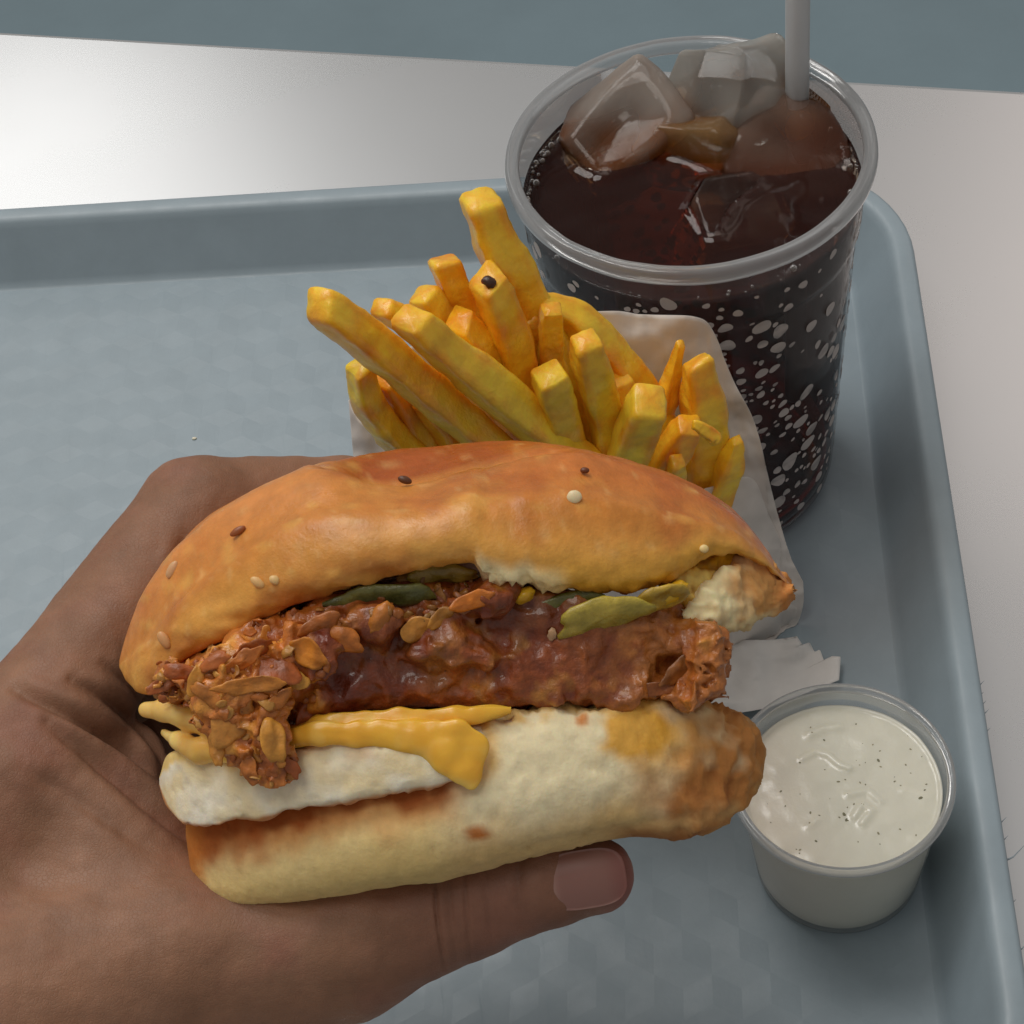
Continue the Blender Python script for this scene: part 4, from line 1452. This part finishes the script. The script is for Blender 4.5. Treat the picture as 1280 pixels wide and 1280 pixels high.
    V[:, 1] += 5*fbm(V*[1, .3, .3], 17, 2, 147)*sstep(.35, .0, (bot(V[:, 0])-V[:, 1])/np.maximum(bot(V[:, 0])-top(V[:, 0]), 1))
    x, y, d = V.T
    vh = (bot(x) - y)/np.maximum(bot(x) - top(x), 1)
    c = np.repeat(lin(243, 234, 212)[None], len(V), 0)
    c = mixc(c, lin(236, 214, 164)[None], np.clip(.4+.8*fbm(V, 50, 3, 161), 0, .8))
    c = mixc(c, lin(238, 196, 96)[None], np.clip(sstep(.72, 1.0, vh + .16*fbm(V, 30, 2, 4))*sstep(330, 270, x), 0, .8))
    c = mixc(c, lin(198, 116, 46)[None], sstep(.09, .0, vh + .03*fbm(V, 14, 2, 4))*.8)
    c = mixc(c, lin(200, 140, 80)[None], sstep(.7, 1, vh + .25*fbm(V, 40, 2, 14))*sstep(340, 380, x)*.55)
    mesh_obj('bread_lip', W(V), F, M['crumb'], bb, colour=c)
    # ---- fried chicken
    fld = Field((170, 670, -50), (930, 1010, 330), 3.0)
    yc = pl([(190, 850), (260, 850), (330, 835), (420, 815), (520, 805), (650, 810), (800, 820), (900, 830)])
    hh = pl([(190, 18), (240, 36), (330, 60), (420, 74), (520, 82), (600, 86), (700, 74), (800, 62), (880, 48), (905, 40)])
    fr = pl([(190, 165), (240, 90), (300, 48), (400, 40), (500, 52), (600, 50), (700, 46), (800, 60), (860, 90), (905, 150)])
    X = fld.ax[0][:, None, None]; Y = fld.ax[1][None, :, None]; Z = fld.ax[2][None, None, :]
    R = 26.
    xs = fld.ax[0]
    qy = np.abs(Y - yc(xs)[:, None, None]) - hh(xs)[:, None, None] + R
    dmid = (fr(xs) + 300)/2
    qz = np.abs(Z - dmid[:, None, None]) - (300 - fr(xs))[:, None, None]/2 + R
    qx = np.abs(X - 548) - 352 + R
    qy, qz, qx = np.broadcast_arrays(qy, qz, qx)
    fld.F = (np.sqrt(np.maximum(qy, 0)**2 + np.maximum(qz, 0)**2 + np.maximum(qx, 0)**2) + np.minimum(np.maximum(np.maximum(qx, qy), qz), 0) - R).astype(np.float32)
    # drooping lobe at the left front, lumps
    fld.capsule((300, 850, 30), (335, 955, 22), 46, 24, 18)
    fld.capsule((285, 880, 30), (300, 930, 24), 40, 22, 14)
    fld.ellipsoid((380, 820, 30), (46, 38, 30), 14)
    fld.ellipsoid((245, 850, 80), (48, 26, 40), 12)
    fld.ellipsoid((560, 800, 48), (60, 46, 26), 14)
    fld.ellipsoid((470, 780, 44), (50, 30, 26), 12)
    fld.ellipsoid((600, 752, 40), (42, 26, 30), 10)
    fld.ellipsoid((872, 815, 85), (36, 34, 40), 10)
    fld.ellipsoid((860, 862, 80), (34, 20, 40), 8)
    m = np.abs(fld.F) < 34
    P = fld.points(m)
    a = 10*fbm(P, 52, 2, 201) + 5.0*ridged(P, 42, 2, 203) - 3 + 3.4*fbm(P, 17, 3, 207)
    lt_ = np.maximum(sstep(440, 340, P[:, 0]), sstep(760, 830, P[:, 0]))
    a += lt_*(6.5*ridged(P, 22, 3, 231) - 2)
    fld.F[m] -= a.astype(np.float32)
    V, F = fld.mesh()
    F = orient(V - V.mean(0), F)
    x, y, d = V.T
    F_pat = F
    ridge_v = .6*ridged(V, 42, 2, 203) + .6*fbm(V, 17, 3, 207)
    c = mixc(lin(122, 46, 12)[None], lin(186, 98, 30)[None], np.clip(.25 + .55*ridge_v + .5*fbm(V, 60, 3, 211), 0, 1))
    lt = sstep(430, 330, x + 40*fbm(V, 50, 2, 9))
    c = mixc(c, lin(204, 120, 46)[None], lt*np.clip(.65+.5*ridge_v, 0, 1))
    c = mixc(c, lin(226, 156, 60)[None], np.clip(1.0*fbm(V, 26, 3, 213) - .32 + .3*lt, 0, .9))
    c = mixc(c, lin(176, 106, 42)[None], sstep(680, 800, x)*np.clip(.5+.6*ridge_v, 0, .9))
    pat = np.exp(-(((x-562)/62)**2 + ((y-825)/40)**2)**2)
    c = mixc(c, lin(176, 116, 46)[None], pat*np.clip(.55 + .7*fbm(V, 22, 3, 215), 0, .9))
    pat = np.exp(-(((x-480)/80)**2 + ((y-770)/24)**2)**2)
    c = mixc(c, lin(190, 112, 48)[None], pat*np.clip(.5 + .8*fbm(V, 22, 3, 217), 0, .9))
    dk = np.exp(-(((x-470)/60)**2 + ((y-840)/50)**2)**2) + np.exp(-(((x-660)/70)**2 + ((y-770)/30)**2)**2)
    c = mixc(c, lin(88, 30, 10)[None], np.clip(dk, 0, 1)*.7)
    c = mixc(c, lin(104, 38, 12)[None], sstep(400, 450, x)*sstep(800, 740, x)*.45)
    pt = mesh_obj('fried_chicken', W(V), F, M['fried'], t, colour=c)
    Vp = V
    fl = [  # px, py, rx, ry, rot, tilt, colour, out, curl
        (246, 850, 24, 10, -72, 20, (222, 150, 66), 4, .15), (312, 856, 47, 11, -6, 25, (206, 132, 62), 6, .12), (374, 852, 13, 11, -30, 0, (224, 156, 70), 4, .1), (292, 898, 38, 26, -66, 15, (216, 146, 76), 6, .1),
        (342, 925, 29, 17, 78, -15, (212, 146, 66), 5, .12), (386, 816, 26, 17, 35, 20, (220, 134, 50), 4, .2), (302, 826, 30, 11, -38, 20, (198, 116, 56), 5, .2), (226, 842, 24, 12, 10, 10, (166, 88, 42), 4, .2),
        (268, 826, 22, 10, -30, -20, (178, 98, 50), 4, .2), (318, 812, 28, 12, -20, 30, (160, 86, 42), 3, .15), (345, 838, 34, 18, 12, -25, (168, 88, 44), 2, .1), (262, 872, 26, 12, 35, 20, (200, 124, 58), 4, .2),
        (520, 786, 22, 15, -30, 20, (190, 128, 58), 3, .3), (590, 752, 30, 12, -16, 20, (218, 124, 46), 4, .15), (430, 800, 26, 15, 20, 15, (190, 110, 46), 2, .2), (475, 772, 22, 13, -60, 0, (196, 120, 52), 2, .2),
        (400, 780, 26, 13, -20, 20, (172, 98, 42), 2, .2), (365, 960, 14, 9, 60, 0, (150, 78, 36), 3, .1), (312, 962, 20, 11, 66, 20, (190, 112, 52), 2, .1), (690, 793, 6, 8, 0, 0, (190, 150, 130), 2, .0), (385, 890, 22, 12, -70, 15, (150, 76, 34), 2, .15), (270, 936, 22, 10, 78, 10, (204, 138, 62), 3, .1),
        (200, 858, 18, 9, -20, 0, (160, 86, 42), 3, .1), (820, 862, 34, 9, -8, 10, (140, 78, 36), 2, .1), (850, 836, 30, 12, -40, 15, (146, 88, 40), 1, .2),
        (550, 772, 20, 10, -40, 20, (190, 128, 54), 2, .2), (345, 880, 24, 12, -40, 25, (186, 112, 52), 4, .2), (330, 860, 18, 9, 25, 25, (190, 112, 50), 3, .2)]
    for i, (px, py, rx, ry, rot, tilt, cl, out, curl) in enumerate(fl):
        dd = front_d(Vp, px, py)
        P, F = chip((px, py, dd - out), rx, ry, rot, tilt, 300+i, curl)
        cc = mixc(lin(*cl)[None]*.9, np.minimum(lin(*cl)[None]*1.45, 1), np.clip(.5+.8*fbm(P, 16, 2, 500+i), 0, 1))
        cc = cc*np.array([.80, .78, .55])
        mesh_obj('breading_flake', W(P), F, M['flake'], pt, colour=cc)

    # fine crisp crumbs of the coating
    nv = vnormals(Vp, F_pat)
    ok = np.where((nv[:, 2] < -.15) & ((Vp[:, 0] < 400 + 50*vnoise(Vp, 40, 77))  | ((np.abs(Vp[:, 0]-520) < 70) & (Vp[:, 1] < 790))))[0]
    pick = nrng.choice(ok, 230, replace=False)
    VV, FF, CC_ = [], [], []
    for q, i in enumerate(pick):
        r = nrng.uniform(2.5, 7.5)
        P, F = chip(Vp[i] + nv[i]*1.0, r*nrng.uniform(1, 1.9), r, nrng.uniform(0, 180), nrng.uniform(-45, 45), 3000+q, .2)
        FF.append(F + sum(len(v) for v in VV)); VV.append(P)
        CC_.append(np.repeat((lin(*[(214, 140, 56), (196, 112, 40), (226, 160, 76), (170, 92, 34)][q % 4])*nrng.uniform(.6, .95)*(1 if Vp[i, 0] < 450 else .55))[None], len(P), 0))
    tag(mesh_obj('crisp_crumbs', W(np.vstack(VV)), np.vstack(FF), M['flake'], pt, colour=np.vstack(CC_)), kind='stuff')

    # ---- pickles, mustard, cheese
    for (c_, r_, rot, tilt, c1, c2) in [((478, 748, 52), (74, 20), -4, 50, (128, 124, 60), (84, 86, 40)), ((700, 764, 62), (62, 24), -14, 48, (118, 114, 46), (78, 80, 32)),
                                        ((754, 771, 40), (62, 28), -15, 46, (188, 166, 70), (150, 134, 50)), ((552, 722, 66), (50, 16), -8, 50, (176, 144, 50), (138, 114, 38)), ((824, 748, 54), (38, 22), -20, 45, (200, 166, 62), (160, 128, 42))]:
        P, F = chip(c_, r_[0], r_[1], rot, tilt, 40+int(c_[0]), .12, 11)
        k = np.clip(.5 + .8*fbm(P, 24, 3, int(c_[0])), 0, 1)
        mesh_obj('pickle_slice', W(P), F, M['pickle'], t, colour=mixc(lin(*c1)[None], lin(*c2)[None], k))
    for (c_, r_, rot) in [((655, 744, 44), (15, 9, 14), -30), ((842, 742, 66), (22, 12, 16), -40)]:
        P, F = blob(c_, r_, rot, 9, .2, 18, 20)
        mesh_obj('mustard', W(P), F, M['cheese'], t, colour=lin(206, 160, 30))
    # cheese: one melted slice with a folded front edge and two drips at the left
    fld = Field((150, 850, -30), (640, 1000, 220), 2.5)

    def chain(pts, k=8):
        for a, b in zip(pts[:-1], pts[1:]):
            fld.capsule(a[:3], b[:3], a[3], b[3], k)
    chain([(182, 887, 150, 11), (205, 888, 132, 13), (235, 897, 105, 15), (268, 908, 70, 15), (300, 915, 60, 13)])
    chain([(205, 916, 140, 6), (222, 926, 115, 10), (250, 940, 80, 15), (290, 940, 60, 16)])
    for off in (0, 22, 44):
        chain([(350, 925-off*.1, 50+off, 13), (400, 918-off*.1, 34+off, 14), (450, 916-off*.1, 24+off, 14), (500, 918-off*.1, 18+off, 14), (540, 924-off*.1, 16+off, 15), (570, 935-off*.1, 14+off, 15)], 12)
        chain([(400, 902, 60+off, 10), (500, 900, 50+off, 12), (570, 897, 44+off, 11), (650, 886, 60+off, 5)], 10)
    chain([(470, 914, 20, 12), (520, 926, 9, 15), (556, 944, 6, 18), (578, 962, 8, 15), (588, 978, 12, 9)], 10)
    chain([(520, 912, 22, 12), (570, 916, 14, 15), (596, 932, 12, 13), (590, 965, 12, 11)], 10)
    m = np.abs(fld.F) < 12
    P = fld.points(m)
    fld.F[m] -= (2.2*fbm(P, 34, 2, 611)).astype(np.float32)
    V, F = fld.mesh()
    F = orient(V - V.mean(0), F)
    k = sstep(340, 420, V[:, 0])
    V[:, 2] = V[:, 2]*(1 - .62*k) + 9*k
    V[:, 2] += k*(1.0*ridged(V*[.4, 1.2, 1], 40, 1, 620) + .6*fbm(V, 22, 2, 622))
    V[:, 1] += k*2.5*fbm(V, 40, 2, 623)
    x, y, d = V.T
    c = mixc(lin(244, 186, 62)[None], lin(246, 210, 128)[None], sstep(300, 230, x))
    c = mixc(c, lin(246, 214, 120)[None], np.clip(sstep(960, 988, y) + .6*fbm(V, 22, 2, 625) - .1, 0, .6))
    c = mixc(c, lin(222, 156, 40)[None], np.clip(.5*fbm(V, 40, 2, 614)+.2, 0, .6))
    mesh_obj('cheese_slice', W(V), F, M['cheese'], t, colour=c)


# ------------------------------------------------------------------ hand
def build_hand():
    fld = Field((-720, 545, -70), (830, 1900, 840), 5.0)
    C = fld.capsule
    wr = (-190, 1370, 250)
    C((-500, 1650, 270), wr, 212, 203, 30)
    imcp, mmcp, rmcp, lmcp = (-5, 985, 300), (-110, 1030, 420), (-190, 1120, 520), (-250, 1220, 600)
    C(wr, imcp, 200, 98, 60)
    C(wr, mmcp, 195, 95, 60)
    C(wr, rmcp, 190, 90, 50)
    C(wr, lmcp, 180, 82, 50)
    # thumb: thenar, metacarpal, two phalanges
    C((-60, 1310, 210), (215, 1215, 225), 190, 128, 60)
    C((215, 1215, 225), (430, 1182, 205), 128, 94, 30)
    C((430, 1182, 205), (590, 1132, 185), 94, 63, 24)
    C((590, 1132, 185), (690, 1105, 170), 63, 55, 14)
    C((690, 1105, 170), (746, 1095, 165), 55, 49, 12)
    # web of skin between thumb and forefinger
    C((120, 1090, 290), (40, 930, 345), 105, 85, 60)
    C((190, 1095, 320), (150, 960, 385), 75, 62, 50)
    # fingers: forefinger seen behind the bun, the others wrap the far side
    pip, dip, tip = (248, 645, 500), (430, 634, 590), (560, 690, 590)
    C(imcp, (66, 884, 360), 98, 86, 30); C((66, 884, 360), pip, 86, 74, 16); C(pip, dip, 73, 62, 14); C(dip, tip, 61, 50, 12)
    for mcp, p, q, e, r in ((mmcp, (190, 790, 610), (400, 740, 680), (560, 780, 650), 78), (rmcp, (140, 930, 690), (350, 870, 730), (520, 890, 680), 72), (lmcp, (90, 1070, 690), (270, 1010, 715), (420, 1000, 680), 62)):
        C(mcp, p, r+12, r, 24); C(p, q, r, r-10, 12); C(q, e, r-10, r-20, 12)
    V, F = fld.mesh()
    F = orient(V - V.mean(0), F)
    # relax the grid a little
    for _ in range(2):
        acc = np.zeros_like(V); cnt = np.zeros(len(V))
        for k in range(4):
            for o in (1, 3):
                np.add.at(acc, F[:, k], V[F[:, (k+o) % 4]]); np.add.at(cnt, F[:, k], 1)
        V = V*.5 + .5*acc/cnt[:, None]
    # one finer level for creases
    me = bpy.data.meshes.new('tmp')
    me.from_pydata(V.tolist(), [], F.tolist())
    ob = bpy.data.objects.new('tmp', me); col.objects.link(ob)
    md = ob.modifiers.new('s', 'SUBSURF'); md.levels = 1; md.render_levels = 1
    bpy.context.view_layer.update()
    ev = ob.evaluated_get(bpy.context.evaluated_depsgraph_get()).to_mesh()
    V = np.empty(len(ev.vertices)*3, np.float32); ev.vertices.foreach_get('co', V); V = V.reshape(-1, 3).astype(float)
    F = np.empty(len(ev.loops), np.int32); ev.loops.foreach_get('vertex_index', F); F = F.reshape(-1, 4)
    bpy.data.objects.remove(ob, do_unlink=True)
    Nn = vnormals(V, F)
    x, y, d = V.T
    frontal = sstep(-.05, .4, -Nn[:, 2])
    disp = 3.0*fbm(V, 90, 2, 701) + .8*fbm(V, 26, 2, 703)

    def crease(poly, depth, w):
        nonlocal disp
        p = catmull(poly, 24, False)
        dm = np.full(len(V), 1e9); hm = np.zeros(len(V))
        for i, (a, b) in enumerate(zip(p[:-1], p[1:])):
            ab = b-a
            h = np.clip(((V[:, :2]-a) @ ab)/(ab @ ab), 0, 1)
            q = np.linalg.norm(V[:, :2]-a-h[:, None]*ab, axis=1)
            k = q < dm
            dm[k] = q[k]; hm[k] = (i+h[k])/(len(p)-1)
        fade = np.sin(np.pi*np.clip(hm, 0.03, .97))**.5
        disp = disp - depth*np.exp(-(dm/w)**2)*frontal*fade + .35*depth*np.exp(-((dm-2.2*w)/(1.3*w))**2)*frontal*fade
    crease([(20, 862), (90, 895), (170, 945), (240, 1000)], 14, 8)
    crease([(60, 905), (130, 960), (190, 1010), (245, 1050)], 11, 8)
    crease([(90, 850), (150, 885), (195, 935), (220, 980)], 10, 7)
    crease([(130, 830), (180, 870), (210, 910)], 5, 6)
    crease([(30, 960), (110, 1010), (190, 1060)], 4, 9)
    crease([(232, 670), (222, 705), (232, 750)], 6, 8)
    crease([(543, 1085), (546, 1140), (556, 1210)], 4, 2.6)
    crease([(560, 1085), (563, 1140), (572, 1205)], 2, 3.2)
    crease([(580, 1080), (583, 1135), (588, 1198)], 2.6, 2.6)
    crease([(606, 1078), (609, 1120), (616, 1186)], 1.5, 4)
    crease([(650, 1072), (648, 1110), (658, 1165)], 2.2, 5)
    # bed of the nail
    disp -= 4*np.exp(-(((x-735)/62)**2 + ((y-1098)/46)**2)**2)*frontal
    disp += 3.2*np.exp(-((np.hypot((x-672)*1.0, (y-1110)*.35))/14)**2)*frontal
    V = V + Nn*disp[:, None]
    c = np.repeat(lin(150, 110, 86)[None], len(V), 0)
    c = mixc(c, lin(134, 94, 69)[None], np.clip(.5+.7*fbm(V, 120, 3, 711), 0, 1)*.7)
    c = mixc(c, lin(148, 98, 80)[None], np.clip(fbm(V, 70, 2, 713), 0, 1)*.6)
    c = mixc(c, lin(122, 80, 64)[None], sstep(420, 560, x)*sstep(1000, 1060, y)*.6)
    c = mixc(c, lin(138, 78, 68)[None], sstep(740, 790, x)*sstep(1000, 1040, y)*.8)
    base = W([-190, 1370, 250])
    h = thing('hand', 'left hand gripping the burger from the left with thumb underneath', 'hand', base)
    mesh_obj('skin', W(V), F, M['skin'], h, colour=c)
    # thumb nail, a thin curved plate
    nu, nv = 26, 22
    ax = np.array([1, -.16]); ax /= np.linalg.norm(ax); ay = np.array([.16, 1]); ay /= np.linalg.norm(ay)
    gu = np.linspace(-1, 1, nu); gv = np.linspace(-1, 1, nv)
    P = []
    for a in gu:
        for b in gv:
            # square -> superellipse
            k = (abs(a)**3.2 + abs(b)**3.2)**(1/3.2)
            mxx = max(abs(a), abs(b))
            s = mxx/k if k > 0 else 1
            q = np.array([731, 1099]) + ax*a*s*52 + ay*b*s*37
            P.append((q[0], q[1], 0))
    P = np.array(P)
    loc = (P[:, :2] - np.array([731, 1099]))
    a_, b_ = loc @ ax, loc @ ay
    d0 = front_d(V, 720, 1100)
    P[:, 2] = d0 - 4.5 + 20*(b_/44)**2 + 8*(a_/60)**2*(a_ > 0) - 1*(a_/60)*(a_ < 0)
    Vn = np.vstack([P, P + [0, 0, 5]])
    F1 = grid_faces(nu, nv, False)
    per = [i*nv for i in range(nu)] + [(nu-1)*nv+j for j in range(1, nv)] + [i*nv+nv-1 for i in range(nu-2, -1, -1)] + [j for j in range(nv-2, 0, -1)]
    per = np.array(per); nx = np.roll(per, -1); o = nu*nv
    Fs = np.stack([per, nx, nx+o, per+o], -1)
    Fn = np.vstack([F1[:, ::-1], F1+o, Fs])
    Fn = orient(Vn - Vn.mean(0), Fn)
    aa = np.r_[a_, a_]
    c = mixc(lin(148, 106, 96)[None], lin(174, 134, 122)[None], sstep(-30, -46, aa))
    c = mixc(c, lin(138, 84, 76)[None], sstep(20, 50, aa)*.7)
    mesh_obj('thumbnail', W(Vn), Fn, M['nail'], h, colour=c)


build_table()
build_tray()
build_cup()
build_cola()
build_straw()
build_sauce()
build_bag()
build_fries()
build_burger()
build_hand()
p_ = on_z(243, 548, .6)
P_, F_ = blob((0, 0, 0), (1.0, .7, .6), 20, 3, .3, 8, 10)
tag(mesh_obj('bread_crumb', P_*.75 + p_, F_, M['crumb'], base=p_, colour=lin(238, 228, 206)), 'tiny white crumb on the bare tray floor above the knuckle', 'crumb')
for o in scene.objects:
    if '_base' in o: del o['_base']
